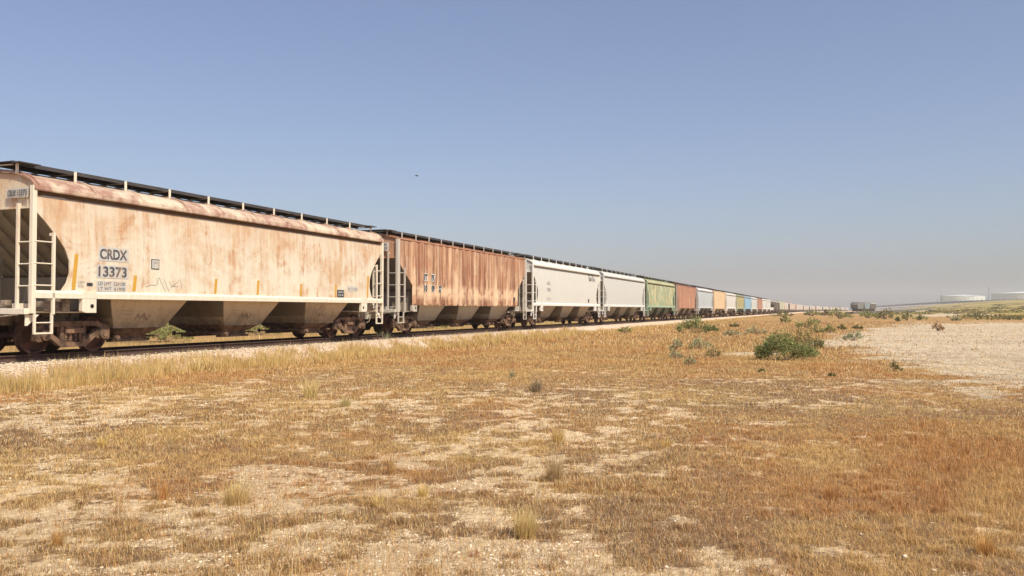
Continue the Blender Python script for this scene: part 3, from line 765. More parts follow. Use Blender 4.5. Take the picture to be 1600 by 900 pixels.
    # side sills and bolster plates
    for sy in (-1, 1):
        if kind == 'A':
            mb = MB()
            mb.prism([(sy * 1.585, 1.372), (sy * 1.67, 1.372), (sy * 1.67, 1.50), (sy * 1.655, 1.525), (sy * 1.585, 1.565)], 'x', -HL + .06, HL - .06)
            P(mb, 'side_sill', 'frame', bevel=.006 if full else 0)
        for sx in (-1, 1):
            mb = MB(); x0, x1 = sx * (HL - 1.40), sx * (HL - 1.84)
            ya = 1.56 if kind == 'B' else 1.60
            zt_ = 1.37 if kind == 'A' else 1.30
            mb.prism([(x0, 1.06), (x0, zt_), (x1, zt_), (x1, 1.02), (x0 - sx * .10, 1.02)], 'y', sy * (ya - .04), sy * (ya + .08))
            if kind == 'A': mb.prism([(x0, 1.376), (x0, 1.565), (x1, 1.565), (x1, 1.376)], 'y', sy * 1.671, sy * 1.682)
            bp_ = P(mb, 'bolster_plate', 'frame', bevel=.005 if full else 0)
            if full:
                mb = MB(); xc = (x0 + x1) / 2 - sx * .08; mb.tube((xc, sy * (ya + .081), 1.19), (xc, sy * (ya + .085), 1.19), .055, 14)
                P(mb, 'jacking_hole', 'hole', bp_)
    # corner posts and ladders
    pw = .085 if kind == 'A' else .20
    for sx in (-1, 1):
        for sy in (-1, 1):
            yo = 1.63
            mb = MB(); mb.box(sx * (HL + .03), sx * (HL - pw), sy * (yo - .10), sy * (yo + .01), 1.01, 4.035 if kind == 'A' else 4.185)
            P(mb, 'corner_post', 'frame', bevel=.006 if full else 0)
            mb = MB(); w_ = .032
            xl = HL - .56 if kind == 'A' else HL - .62
            mb.box(sx * (xl - w_), sx * (xl + w_), sy * (yo - .02), sy * (yo + .04), .99, 2.96)
            for z in (1.68, 2.20, 2.72): mb.tube((sx * (HL - .02), sy * (yo + .005), z), (sx * xl, sy * (yo + .005), z), .016, 6)
            mb.box(sx * (xl - .03), sx * (xl + .03), sy * (yo - .10), sy * (yo - .02), 2.88, 2.95)
            P(mb, 'ladder', 'frame')
            mb = MB(); ye = 1.16
            mb.box(sx * (HL + .05), sx * (HL - .01), sy * (ye - w_), sy * (ye + w_), 1.05, 3.62)
            for z in (1.66, 2.18, 2.70): mb.tube((sx * (HL + .02), sy * ye, z), (sx * (HL + .02), sy * yo, z), .016, 6)
            mb.box(sx * (HL - .08), sx * (HL - .01), sy * (ye - .04), sy * (ye + .04), 3.52, 3.62)
            P(mb, 'end_ladder', 'frame')
            mb = MB(); xa, xb = HL - .06, HL - .54
            mb.box(sx * (xa - .025), sx * (xa + .025), sy * (yo - .03), sy * (yo + .02), .52, 1.01)
            mb.box(sx * (xb - .025), sx * (xb + .025), sy * (yo - .03), sy * (yo + .02), .52, 1.01)
            mb.box(sx * (xa - .025), sx * (xb + .025), sy * (yo - .028), sy * (yo + .018), .52, .56)
            mb.tube((sx * xa, sy * yo, .79), (sx * xb, sy * yo, .79), .016, 6)
            P(mb, 'sill_step', 'frame')
    # hoppers
    for k in (-1, 0, 1):
        c = k * 4.52
        mb = MB(); a1, b1, z1 = 1.45, 1.47, 1.39; a0, b0, z0 = .95, 1.07, .62
        aT, zT = 2.24, 2.32
        # lower funnel
        mb.hexa([(c - a0, -b0, z0), (c + a0, -b0, z0), (c + a0, b0, z0), (c - a0, b0, z0)], [(c - a1, -b1, z1), (c + a1, -b1, z1), (c + a1, b1, z1), (c - a1, b1, z1)])
        mb.hexa([(c - a1, -1.50, z1 + .002), (c + a1, -1.50, z1 + .002), (c + a1, 1.50, z1 + .002), (c - a1, 1.50, z1 + .002)], [(c - aT, -1.52, zT), (c + aT, -1.52, zT), (c + aT, 1.52, zT), (c - aT, 1.52, zT)])
        mb.box(c - a0 - .03, c + a0 + .03, -b0 - .02, -b0 - .002, z0 - .02, z0 + .03); mb.box(c - a0 - .03, c + a0 + .03, b0 + .002, b0 + .02, z0 - .02, z0 + .03)
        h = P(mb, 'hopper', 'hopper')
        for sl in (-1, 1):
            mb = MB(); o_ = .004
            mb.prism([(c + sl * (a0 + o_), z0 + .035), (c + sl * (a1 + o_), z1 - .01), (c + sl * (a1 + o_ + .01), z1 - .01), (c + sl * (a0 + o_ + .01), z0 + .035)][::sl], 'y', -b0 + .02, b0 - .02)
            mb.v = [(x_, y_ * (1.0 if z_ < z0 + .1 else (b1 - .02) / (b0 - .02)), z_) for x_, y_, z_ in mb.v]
            P(mb, 'slope_sheet', 'slope', h)  # darker rusty skin on the funnel ends, their shade painted in
        if full and kind == 'A':
            mb = MB(); yy = lambda z: -(1.47 - .40 * (1.39 - z) / .77) - .008
            for st in ([(-.35, .80), (-.25, .98), (-.15, .84), (-.05, 1.0), (.02, .84)], [(-.3, .9), (-.05, .92), (.15, .86)], [(.0, .96), (.12, .80), (.22, .95), (.12, .98)], [(-.9, 1.08), (-.5, 1.07)], [(-.88, .98), (-.55, .97)]):
                for p, q in zip(st[:-1], st[1:]): mb.tube((c + p[0], yy(p[1]), p[1]), (c + q[0], yy(q[1]), q[1]), .006, 4)
            mb.build('graffiti', M['gear'], h)
        mb = MB(); mb.box(c - .60, c + .60, -.72, .72, .27, .418)
        mb.hexa([(c - .62, -.80, .42), (c + .62, -.80, .42), (c + .62, .80, .42), (c - .62, .80, .42)], [(c - a0 + .01, -b0 + .01, z0 - .002), (c + a0 - .01, -b0 + .01, z0 - .002), (c + a0 - .01, b0 - .01, z0 - .002), (c - a0 + .01, b0 - .01, z0 - .002)])
        mb.box(c - .74, c + .66, -.80, -.60, .22, .30); mb.box(c - .74, c + .66, .80, .60, .22, .30)
        if full:
            mb.tube((c - .78, -1.05, .33), (c - .78, 1.05, .33), .03, 8); mb.tube((c + .70, -1.1, .36), (c + .70, 1.1, .36), .025, 8)
            for y in (-1.05, 1.05): mb.tube((c - .78, y - .03, .33), (c - .78, y + .03, .33), .07, 8)
        P(mb, 'outlet_gate', 'truck', h)
    # running boards with their posts, hatch covers
    zr = 4.63 if kind == 'A' else 4.61; mb = MB()
    ry0, ry1 = (.36, 1.02) if kind == 'A' else (.36, 1.05)
    for sy in (-1, 1):
        mb.box(-HL - .10, HL + .10, sy * ry0, sy * ry1, zr - .012, zr)
        for y in (ry0, ry1): mb.box(-HL - .10, HL + .10, sy * (y - .015), sy * (y + .015), zr - .085, zr + .008)
    for sx in (-1, 1):
        mb.box(sx * (HL + .10), sx * (HL - .40), -ry0, ry0, zr - .014, zr - .002)
        for sy in (-1, 1): mb.box(sx * (HL + .10), sx * (HL - .5), sy * (ry1 + .002), sy * (ry1 + .25), zr - .045, zr - .02)
    npst = 11 if kind == 'A' else 13
    def post(mb, x, sy):
        zl = roofz(ry1, kind)
        mb.box(x - .038, x + .038, sy * (ry1 + .018), sy * (ry1 + .035), zl - .02, zr + .0)
        mb.box(x - .03, x + .03, sy * (ry1 + .0), sy * (ry0), zr - .075, zr - .052)
        mb.box(x - .025, x + .025, sy * (ry0 - .02), sy * (ry0), roofz(ry0, kind) - .02, zr - .052)
    if not full:
        for k in range(npst):
            x = -HL + .03 + (LCAR - .06) * k / (npst - 1)
            for sy in (-1, 1): post(mb, x, sy)
    rb_ = P(mb, 'running_board', 'galv')
    if full:
        for k in range(npst):
            x = -HL + .03 + (LCAR - .06) * k / (npst - 1)
            for sy in (-1, 1):
                mb = MB(); post(mb, x, sy); P(mb, 'bracket', 'frame', rb_)
    for k in range(4):
        mb = MB(); xa = -HL + .45 + k * 4.05; xb = xa + 3.85
        mb.prism([(-.32, 4.40), (.32, 4.40), (.32, 4.50), (.22, 4.55), (-.22, 4.55), (-.32, 4.50)], 'x', xa, xb)
        if full:
            for q in range(7): mb.box(xa + .2 + q * .55, xa + .26 + q * .55, -.345, .345, 4.545, 4.575)
        P(mb, 'hatch_cover', 'galv')
    for sx in (-1, 1): truck(root, sx * (HL - 1.70), sx, full, s)
    return root, roles

def place_car(root, s_start):
    cx, cy, hd = path(np.array([s_start + HL]))
    root.location = (float(cx[0]), float(cy[0]), RAILZ); root.rotation_euler = (0, 0, math.pi / 2 - float(hd[0]))

def copy_tree(o, parent=None, s=None, roles=None, skip=('lettering', 'plate', 'reflector', 'reporting_mark', 'stripe', 'graffiti')):
    c = o.copy(); COL.objects.link(c); c.parent = parent
    if s is not None and o.type == 'MESH' and roles.get(o.data.name):
        c.material_slots[0].link = 'OBJECT'; c.material_slots[0].material = s[roles[o.data.name]]
    for ch in o.children:
        if ch.name.split('.')[0] in skip: continue
        copy_tree(ch, c, s, roles, skip)
    return c

# ---- lettering: flat letters laid on the sheet
def letters(txt, name, mat, parent, xc, zc, w, h, yp, sy=-1, off=.014, end=False, bold=.03):
    cu = bpy.data.curves.new('t', 'FONT'); cu.body = txt; cu.size = 1.0; cu.offset = bold
    to = bpy.data.objects.new('t', cu); COL.objects.link(to)
    dg = bpy.context.evaluated_depsgraph_get(); dg.update()
    me = bpy.data.meshes.new_from_object(to.evaluated_get(dg))
    bpy.data.objects.remove(to); bpy.data.curves.remove(cu)
    co = np.array([v.co[:] for v in me.vertices]); mn, mx = co.min(0), co.max(0)
    for v in me.vertices:
        u = ((v.co.x - mn[0]) / (mx[0] - mn[0]) - .5) * w; t = ((v.co.y - mn[1]) / (mx[1] - mn[1]) - .5) * h
        if end: v.co = (-HL + .06 - .012 - off - .09, yp - u, zc + t)
        else: v.co = (xc + u, sy * (yp(zc + t) + off), zc + t)
    me.name = name; me.materials.clear(); me.materials.append(mat)
    o = bpy.data.objects.new(name, me); link(o); o.parent = parent
    return o
def plate(name, mat, parent, x0, x1, z0, z1, yp, off=.008, slant=0.0, sy=-1):
    mb = MB(); n = 4; V = []; Fs = []
    for i in range(n + 1):
        z = z0 + (z1 - z0) * i / n; dx = slant * (z - z0)
        V += [(x0 + dx, sy * (yp(z) + off), z), (x1 + dx, sy * (yp(z) + off), z), (x0 + dx, sy * (yp(z) + off - .007), z), (x1 + dx, sy * (yp(z) + off - .007), z)]
    for i in range(n):
        a = i * 4; Fs.append((a, a + 1, a + 5, a + 4)); Fs.append((a, a + 4, a + 6, a + 2)); Fs.append((a + 1, a + 3, a + 7, a + 5))
    mb.add(V, Fs); return mb.build(name, mat, parent)

# ---- car 1
L0 = lambda v: v - HL
car1, rolesA = make_car('A', True, 'cream'); place_car(car1, S0)
tag(car1, 'cream hopper railcar stained with orange rust, numbered 13373, nearest at the left edge', 'railcar', 'railcars of the long train')
YA = yprof_A
plate('plate', M['decal_blue'], car1, L0(1.96), L0(2.98), 2.36, 2.72, YA)
letters('CRDX', 'reporting_mark', M['decal_ink'], car1, L0(2.46), 2.54, .92, .27, YA)
plate('plate', M['decal_blue'], car1, L0(1.90), L0(2.98), 1.92, 2.25, YA)
letters('13373', 'reporting_mark', M['decal_ink'], car1, L0(2.43), 2.085, .95, .27, YA)
plate('plate', M['decal_blue'], car1, L0(1.90), L0(2.90), 1.57, 1.84, YA)
letters('LD LMT  224100', 'lettering', M['decal_ink'], car1, L0(2.40), 1.775, .90, .085, YA, bold=.0)
letters('LT WT  61900', 'lettering', M['decal_ink'], car1, L0(2.40), 1.64, .90, .085, YA, bold=.0)
plate('plate', M['black'], car1, L0(3.80), L0(4.10), 2.22, 2.50, YA, .008)
plate('plate', M['decal_blue'], car1, L0(3.825), L0(4.075), 2.245, 2.475, YA, .012)
letters('PLATE\nC', 'lettering', M['decal_ink'], car1, L0(3.95), 2.36, .15, .15, YA, off=.016, bold=0)
plate('plate', M['black'], car1, L0(1.60), L0(1.78), 1.70, 1.78, YA)
letters('CAPY\n4750', 'lettering', M['decal_grey'], car1, L0(1.42), 1.74, .22, .16, YA, bold=0)
for (a, z0, z1, sl) in ((1.13, 1.60, 2.48, .10), (3.12, 1.60, 2.02, .12), (6.40, 1.60, 2.04, .10), (8.48, 1.60, 2.06, .10), (10.95, 1.60, 2.02, .08), (13.25, 1.60, 2.06, .05), (15.66, 1.60, 2.48, .06)):
    plate('reflector', M['yellow'], car1, L0(a), L0(a + .11), z0, z1, YA, .01, sl)
plate('plate', M['black'], car1, L0(13.42), L0(13.92), 1.58, 1.86, YA)
letters('80\n04', 'lettering', M['decal_blue'], car1, L0(13.67), 1.72, .38, .20, YA, off=.016, bold=0)
plate('plate', M['decal_blue'], car1, L0(14.15), L0(14.95), 1.82, 2.02, YA)
letters('BLT 10-80', 'lettering', M['decal_grey'], car1, L0(14.55), 1.92, .66, .07, YA, off=.016, bold=0)
plate('stripe', M['stripe'], car1, L0(.30), L0(.98), 3.80, 3.84, YA)
def end_plate(parent, y0, y1, z0, z1, mat, off=.09):
    mb = MB(); x = -HL + .06 - off - .008
    mb.box(x, x + .006, y0, y1, z0, z1); return mb.build('plate', mat, parent)
end_plate(car1, -1.49, -.80, 3.75, 3.98, M['decal_blue'])
letters('CRDX', 'lettering', M['decal_ink'], car1, 0, 3.865, .28, .15, -.985, end=True)
letters('13373', 'lettering', M['decal_ink'], car1, 0, 3.865, .31, .15, -1.31, end=True)
# scrawled paint on the lower sheets
def scrawl(parent, pts, r=.0045, mat=None):
    mb = MB()
    for st in pts:
        for p, q in zip(st[:-1], st[1:]):
            mb.tube((L0(p[0]), -(YA(p[1]) + .006), p[1]), (L0(q[0]), -(YA(q[1]) + .006), q[1]), r, 4)
    return mb.build('graffiti', mat or M['decal_grey'], parent)
scrawl(car1, [[(3.6, 1.72), (3.75, 1.78), (4.0, 1.79), (4.1, 2.0), (4.2, 1.85), (4.35, 1.62)], [(4.0, 1.98), (4.05, 1.8)], [(4.3, 1.95), (4.42, 1.72), (4.5, 1.62)],
              [(4.5, 1.9), (4.6, 1.78), (4.85, 1.76)], [(4.55, 1.72), (4.75, 1.84), (4.9, 1.95)], [(3.5, 1.98), (3.5, 1.85)], [(4.95, 1.98), (5.0, 1.7)]])

# ---- car 2
car2, rolesB = make_car('B', True, 'rust'); place_car(car2, S0 + PITCHCAR)
tag(car2, 'ribbed hopper railcar streaked with heavy orange rust, second in the train', 'railcar', 'railcars of the long train')
YB = lambda z: 1.56 + .012
for (a, b, z0, z1) in ((2.66, 3.06, 2.44, 2.80), (3.45, 3.86, 2.44, 2.80), (2.66, 3.06, 1.96, 2.26), (3.45, 3.86, 1.96, 2.26), (4.25, 4.66, 1.96, 2.26)):
    plate('plate', M['stripe'], car2, L0(a), L0(b), z0, z1, YB)
for (t, a, z) in (('IT', 2.86, 2.62), ('FX', 3.655, 2.62), ('10', 2.86, 2.11), ('09', 3.655, 2.11), ('27', 4.455, 2.11)):
    letters(t, 'reporting_mark', M['black'], car2, L0(a), z, .34, .29, YB, bold=.06)
end_plate(car2, -1.20, -.62, 3.66, 4.05, M['stripe'])
letters('ITFX', 'lettering', M['decal_ink'], car2, 0, 3.95, .42, .13, -.91, end=True)
letters('100927', 'lettering', M['decal_ink'], car2, 0, 3.77, .46, .13, -.91, end=True)
plate('plate', M['black'], car2, L0(14.75), L0(15.05), 1.62, 1.84, YB)

# ---- the cars behind
CARS = [('A', 'white', 'clean white hopper railcar with black lettering high at its far end, third in the train'),
        ('A', 'pearl', 'plain pale grey-white hopper railcar, fourth in the train, left of the green one'),
        ('A', 'green', 'pale green hopper railcar with yellow and rust patches'),
        ('B', 'brown', 'reddish brown ribbed hopper railcar right behind the green one'),
        ('A', 'grey', 'blue-grey hopper railcar with a dark underside, between the reddish brown and the tan one'),
        ('B', 'tan', 'tan orange hopper railcar behind the blue-grey one'),
        ('A', 'offwhite', 'off-white hopper railcar between the tan and the olive one'),
        ('A', 'olive', 'olive yellow hopper railcar just before the sky blue one'),
        ('A', 'blue', 'sky blue hopper railcar far along the train'),
        ('A', 'pearl', 'pale hopper railcar right behind the sky blue one'),
        ('B', 'brown', 'small distant reddish brown hopper railcar between pale ones'),
        ('A', 'offwhite', 'distant pale hopper railcar right behind the small reddish brown one'),
        ('A', 'white', 'distant white hopper railcar, last one before the low gap in the train')]
lowA, lowrA = make_car('A', False, 'pearl'); lowB, lowrB = make_car('B', False, 'brown')
usedA = usedB = False
car_objs = [car1, car2]
for i, (kd, key, lab) in enumerate(CARS):
    k = i + 2; s = CARM[key]
    if k < 5: c = copy_tree(car1, None, s, rolesA)
    elif k == 5: c = copy_tree(car2, None, s, rolesB)
    elif kd == 'A':
        if not usedA and key == 'pearl': c = lowA; usedA = True
        else: c = copy_tree(lowA, None, s, lowrA)
    else:
        if not usedB and key == 'brown': c = lowB; usedB = True
        else: c = copy_tree(lowB, None, s, lowrB)
    place_car(c, S0 + PITCHCAR * k); tag(c, lab, 'railcar', 'railcars of the long train'); car_objs.append(c)
c3 = car_objs[2]
letters('GATX', 'reporting_mark', M['decal_ink'], c3, L0(14.6), 3.62, 1.9, .55, YA)
letters('GACX', 'lettering', M['decal_grey'], c3, L0(3.3), 2.88, .75, .22, YA, bold=0)
letters('57026', 'lettering', M['decal_grey'], c3, L0(3.3), 2.46, .78, .22, YA, bold=0)
letters('LD LMT 219000', 'lettering', M['decal_grey'], c3, L0(3.3), 1.90, .9, .07, YA, bold=0)
letters('LT WT 60800', 'lettering', M['decal_grey'], c3, L0(3.3), 1.78, .9, .07, YA, bold=0)
plate('plate', M['black'], c3, L0(13.3), L0(13.65), 1.66, 1.95, YA)

# ---- far cars: body, roof, hoppers, trucks
def far_car(key):
    s = CARM[key]; root = bpy.data.objects.new('hopper_railcar', None); link(root)
    parts = []
    mb = MB(); mb.prism([(-HL, 3.4), (-HL + 1.6, 1.4), (HL - 1.6, 1.4), (HL, 3.4), (HL, 4.2), (-HL, 4.2)], 'y', -1.58, 1.58)
    x = -HL + 1.7
    while x < HL - 1.6: mb.box(x - .06, x + .06, -1.63, -1.575, 1.42, 4.15); mb.box(x - .06, x + .06, 1.575, 1.63, 1.42, 4.15); x += .8
    o = mb.build('side_panel', s['body'], root); parts.append((o, 'body'))
    mb = MB(); mb.prism([(-1.62, 4.202), (1.62, 4.202), (1.3, 4.42), (.5, 4.52), (-.5, 4.52), (-1.3, 4.42)], 'x', -HL, HL)
    mb.box(-HL, HL, -1.0, -.45, 4.66, 4.71); mb.box(-HL, HL, .45, 1.0, 4.66, 4.71)
    for k in range(8):
        for y in (-.75, .75): mb.box(-HL + .4 + k * 2.3, -HL + .5 + k * 2.3, y - .2, y + .2, 4.4, 4.66)
    o = mb.build('roof', s['roof'], root); parts.append((o, 'roof'))
    mb = MB()
    for k in (-1, 0, 1):
        c = k * 4.52
        mb.hexa([(c - .6, -.7, .35), (c + .6, -.7, .35), (c + .6, .7, .35), (c - .6, .7, .35)], [(c - 1.45, -1.45, 1.398), (c + 1.45, -1.45, 1.398), (c + 1.45, 1.45, 1.398), (c - 1.45, 1.45, 1.398)])
    mb.box(-HL - .5, HL + .5, -.3, .3, .8, 1.05); mb.box(-HL, -HL + 1.8, -1.5, 1.5, 1.06, 1.2); mb.box(HL - 1.8, HL, -1.5, 1.5, 1.06, 1.2)
    o = mb.build('hopper', s['hopper'], root); parts.append((o, 'hopper'))
    for sx in (-1, 1):
        mb = MB(); cx = sx * (HL - 1.7)
        mb.bar((cx - 1.1, .62), (cx + 1.1, .62), .2, -1.1, -.95); mb.bar((cx - 1.1, .62), (cx + 1.1, .62), .2, .95, 1.1)
        mb.box(cx - .35, cx + .35, -1.1, 1.1, .25, .7)
        for d in (-.9, .9):
            mb.tube((cx + d, -.8, .457), (cx + d, -.68, .457), .457, 12); mb.tube((cx + d, .68, .457), (cx + d, .8, .457), .457, 12)
        mb.build('truck', M['truck'], root)
    for sx in (-1, 1):
        mb = MB()
        for sy in (-1, 1):
            mb.box(sx * HL, sx * (HL - .08), sy * 1.55, sy * 1.63, .6, 4.15); mb.box(sx * (HL - .5), sx * (HL - .56), sy * 1.58, sy * 1.63, .6, 2.9)
        mb.build('ladder', s['frame'], root)
    return root, {o.data.name: r for o, r in parts}
fproto, froles = far_car('dark'); first_far = True
FAR = ['dark', 'dark', 'sage', 'sage', 'pink', 'offwhite', 'dark', 'pink', 'offwhite', 'pink', 'pink', 'brown', 'offwhite', 'white']
FLAB = {0: 'dark ribbed hopper railcar with pale roof, first beyond the low gap in the train', 1: 'dark ribbed hopper railcar with a pale roof, second one beyond the low gap',
        2: 'pale grey-green hopper railcar behind the two dark ribbed ones', 3: 'second pale grey-green hopper railcar behind the two dark ribbed ones',
        4: 'distant pinkish hopper railcar behind the second grey-green one', 5: 'distant off-white hopper railcar just before a thin dark brown one', 6: 'distant thin dark brown hopper railcar among pinkish ones'}
tail_cols = ['offwhite', 'pink', 'white', 'dark', 'offwhite', 'pink', 'white', 'pearl', 'brown', 'offwhite']
names = {'offwhite': 'off-white', 'pink': 'pinkish', 'white': 'white', 'dark': 'dark', 'pearl': 'pale', 'brown': 'reddish brown', 'sage': 'grey-green'}
for i in range(58):
    k = 16 + i
    key = FAR[i] if i < len(FAR) else tail_cols[i % len(tail_cols)]
    if first_far: c = fproto; first_far = False
    else: c = copy_tree(fproto, None, CARM[key], froles)
    place_car(c, S0 + PITCHCAR * k); c.scale = (1, 1, random.choice((.93, .97, 1.0, 1.03)))
    if i in FLAB: tag(c, FLAB[i], 'railcar', 'railcars of the long train')
    elif i < len(FAR): tag(c, 'small far %s hopper railcar seen end-on behind the thin dark brown one' % names[key], 'railcar', 'far %s railcars of the train' % names[key])
    else: tag(c, 'tiny %s railcar in the hazy tail of the train on the horizon' % names[key], 'railcar', 'tiny %s railcars in the tail' % names[key])
# the low car in the gap
def flat_car():
    root = bpy.data.objects.new('gondola_railcar', None); link(root)
    mb = MB(); mb.box(-HL, HL, -1.5, -1.44, 1.1, 2.0); mb.box(-HL, HL, 1.44, 1.5, 1.1, 2.0); mb.box(-HL, -HL + .06, -1.44, 1.44, 1.1, 2.0); mb.box(HL - .06, HL, -1.44, 1.44, 1.1, 2.0); mb.box(-HL, HL, -1.43, 1.43, 1.0, 1.12)
    for k in range(12): mb.box(-HL + .8 + k * 1.4, -HL + .9 + k * 1.4, -1.56, -1.50, 1.1, 2.0)
    mb.build('side_panel', CARM['offwhite']['body'], root)
    for sx in (-1, 1): truck(root, sx * (HL - 1.7), sx, False, None)
    return root
fc = flat_car(); place_car(fc, S0 + PITCHCAR * 15); tag(fc, 'low pale gondola railcar standing in the gap of the train', 'railcar', 'railcars of the long train')

# three cars standing alone on a siding, on a low dark bank
sx0, sy0 = at(1333.5, 400); sx1, sy1 = at(1364.5, 452)
hd = math.atan2(sy1 - sy0, sx1 - sx0); Ls = math.hypot(sx1 - sx0, sy1 - sy0)
for i, (key, lab) in enumerate((('dimgrey', 'dark grey hopper railcar with pale streaks, left one of three standing alone on the plain'), ('slate', 'blue-grey hopper railcar in the middle of the three standing alone'), ('dark', 'dark brown hopper railcar, right one of the three standing alone'))):
    c = copy_tree(fproto, None, CARM[key], froles)
    t = (i + .5) / 3; c.location = (sx0 + (sx1 - sx0) * t, sy0 + (sy1 - sy0) * t, 1.0); c.rotation_euler = (0, 0, hd)
    tag(c, lab, 'railcar', 'railcars on the far siding')
def bank(name, pts, wid, h, mat, label):
    V = []; Fs = []
    for i, (x, y, z) in enumerate(pts):
        a = pts[max(i - 1, 0)]; b = pts[min(i + 1, len(pts) - 1)]; dx, dy = b[0] - a[0], b[1] - a[1]; L = math.hypot(dx, dy); nx, ny = -dy / L, dx / L
        for o_, zz in ((-wid, z - 1.5), (-wid * .35, z + h), (wid * .35, z + h), (wid, z - 1.5)): V.append((x + nx * o_, y + ny * o_, zz))
    for i in range(len(pts) - 1):
        for j in range(3): Fs.append((i * 4 + j, i * 4 + j + 1, i * 4 + j + 5, i * 4 + j + 4))
    mb = MB(); mb.add(V, Fs); o = mb.build(name, mat); tag(o, label, None, None, 'structure'); return o
M['bankd'] = plain('dark_bank', (.07, .055, .045), .95, 0, .4, .6)
dxn, dyn = (sx1 - sx0) / Ls, (sy1 - sy0) / Ls
bank('siding_bank', [(sx0 - dxn * 12, sy0 - dyn * 12, -.2), (sx0 + (sx1 - sx0) * .5, (sy0 + sy1) / 2, 0.0), (sx1 + dxn * 30, sy1 + dyn * 30, 0.3), (sx1 + dxn * 300, sy1 + dyn * 300, 2)], 4.5, .95, M['bankd'], 'low dark bank under the three railcars')

# ---- dark tank cars on the far rise
M['tankdark'] = plain('dark_tank_paint', (.025, .02, .024), .6, 0, .3, 1)
def tank_car():
    root = bpy.data.objects.new('tank_railcar', None); link(root)
    mb = MB(); mb.tube((-7.3, 0, 2.45), (7.3, 0, 2.45), 1.42, 20)
    for q in (-1, 1): mb.tube((q * 7.3, 0, 2.45), (q * 7.75, 0, 2.45), 1.42, 20, .8)
    mb.tube((0, 0, 3.8), (0, 0, 4.25), .45, 12)
    mb.build('tank', M['tankdark'], root)
    mb = MB(); mb.box(-8.2, 8.2, -1.3, 1.3, .95, 1.15)
    mb.build('frame', M['tankdark'], root)
    for q in (-1, 1):
        mb = MB(); cx = q * 6.1; mb.box(cx - 1.1, cx + 1.1, -1.1, 1.1, .45, .85)
        for d in (-.9, .9):
            for y in (-.75, .75): mb.tube((cx + d, y - .07, .457), (cx + d, y + .07, .457), .457, 10)
        mb.build('truck', M['truck'], root)
    return root
A_ = at(1372, 1850); B_ = at(1612, 1230); Lt = math.hypot(B_[0] - A_[0], B_[1] - A_[1]); nt_ = int(Lt / 18.5)
def zbase(px, Z, y): return CAMZ + (HORIZ - y) / F * Z
tp = None; bankpts = []
for i in range(nt_ + 1):
    t = i / nt_; x = A_[0] + (B_[0] - A_[0]) * t; y = A_[1] + (B_[1] - A_[1]) * t; px = 800 + F * x / y
    z = zbase(px, y, np.interp(px, [1372, 1440, 1500, 1560, 1612], [480.4, 476.4, 473.6, 472.2, 471.2]))
    bankpts.append((x, y, z - .9))
    if tp is None: tp = tank_car(); c = tp
    else: c = copy_tree(tp)
    c.location = (x, y, z); c.rotation_euler = (0, 0, math.atan2(B_[1] - A_[1], B_[0] - A_[0]))
    tag(c, 'dark railcar in the long dark string on the far rise below the white tanks', 'railcar', 'dark railcars on the far rise')
M['bankp'] = plain('pink_gravel_bank', (.42, .31, .25), .95, 0, .2, .3)
bank('far_rail_bank', bankpts, 7, .88, M['bankp'], 'pinkish gravel bank under the dark string of railcars')

# ---- storage tanks, mast, tower behind
M['tankw'] = plain('white_tank_paint', (.60, .60, .54), .6, 0, .06, .05)
M['tankr'] = plain('tank_roof_paint', (.62, .63, .60), .7, 0, .06, .05)
def storage_tank(px0, px1, ytop, ybot, Z, label):
    xc, yc = at((px0 + px1) / 2, Z); r = (px1 - px0) / 2 / F * Z; zb = zbase(0, Z, ybot) - 3; zt = zbase(0, Z, ytop)
    root = empty('storage_tank', (xc, yc, zb), 0, label, 'storage tank', 'white storage tanks on the far rise')
    mb = MB(); mb.tube((0, 0, 0), (0, 0, zt - zb), r, 64); mb.build('shell', M['tankw'], root)
    mb = MB(); mb.tube((0, 0, zt - zb + .01), (0, 0, zt - zb + r * .06), r * 1.01, 64, r * .05); mb.build('roof', M['tankr'], root)
    mb = MB()
    for k in range(14):
        a = math.pi * (1.05 + k * .035); mb.box(r * 1.01 * math.cos(a) - .5, r * 1.01 * math.cos(a) + .5, r * 1.012 * math.sin(a) - .4, r * 1.012 * math.sin(a) + .1, (zt - zb) * k / 14, (zt - zb) * (k + 1) / 14)
    mb.build('stairway', M['tankdark'], root)
storage_tank(1473, 1535, 462.5, 473, 1720, 'wide white storage tank on the far rise, left one, hazy')
storage_tank(1556, 1660, 458.5, 471, 1620, 'wide white storage tank on the far rise, right one, cut by the frame edge')
M['steel'] = plain('mast_steel', (.13, .13, .14), .7, .2, .2, 1)
def vessel(px, ytop, ybot, Z, r, label, name='process_tower', cat='tower'):
    x, y = at(px, Z); zb = zbase(0, Z, ybot) - 2; zt = zbase(0, Z, ytop)
    mb = MB(); mb.tube((0, 0, 0), (0, 0, zt - zb), r, 14); mb.tube((0, 0, zt - zb), (0, 0, zt - zb + r * .5), r, 14, r * .3); mb.box(-r * 1.5, r * 1.5, -r * 1.5, r * 1.5, (zt - zb) * .55, (zt - zb) * .55 + .3)
    o = mb.build(name, M['steel']); o.location = (x, y, zb); tag(o, label, cat)
vessel(1471, 461.5, 473, 1650, 1.25, 'dark upright tower beside the left white storage tank')
vessel(1465.5, 468, 474, 1650, .5, 'thin short grey stack left of the dark upright tower', 'stack', 'stack')
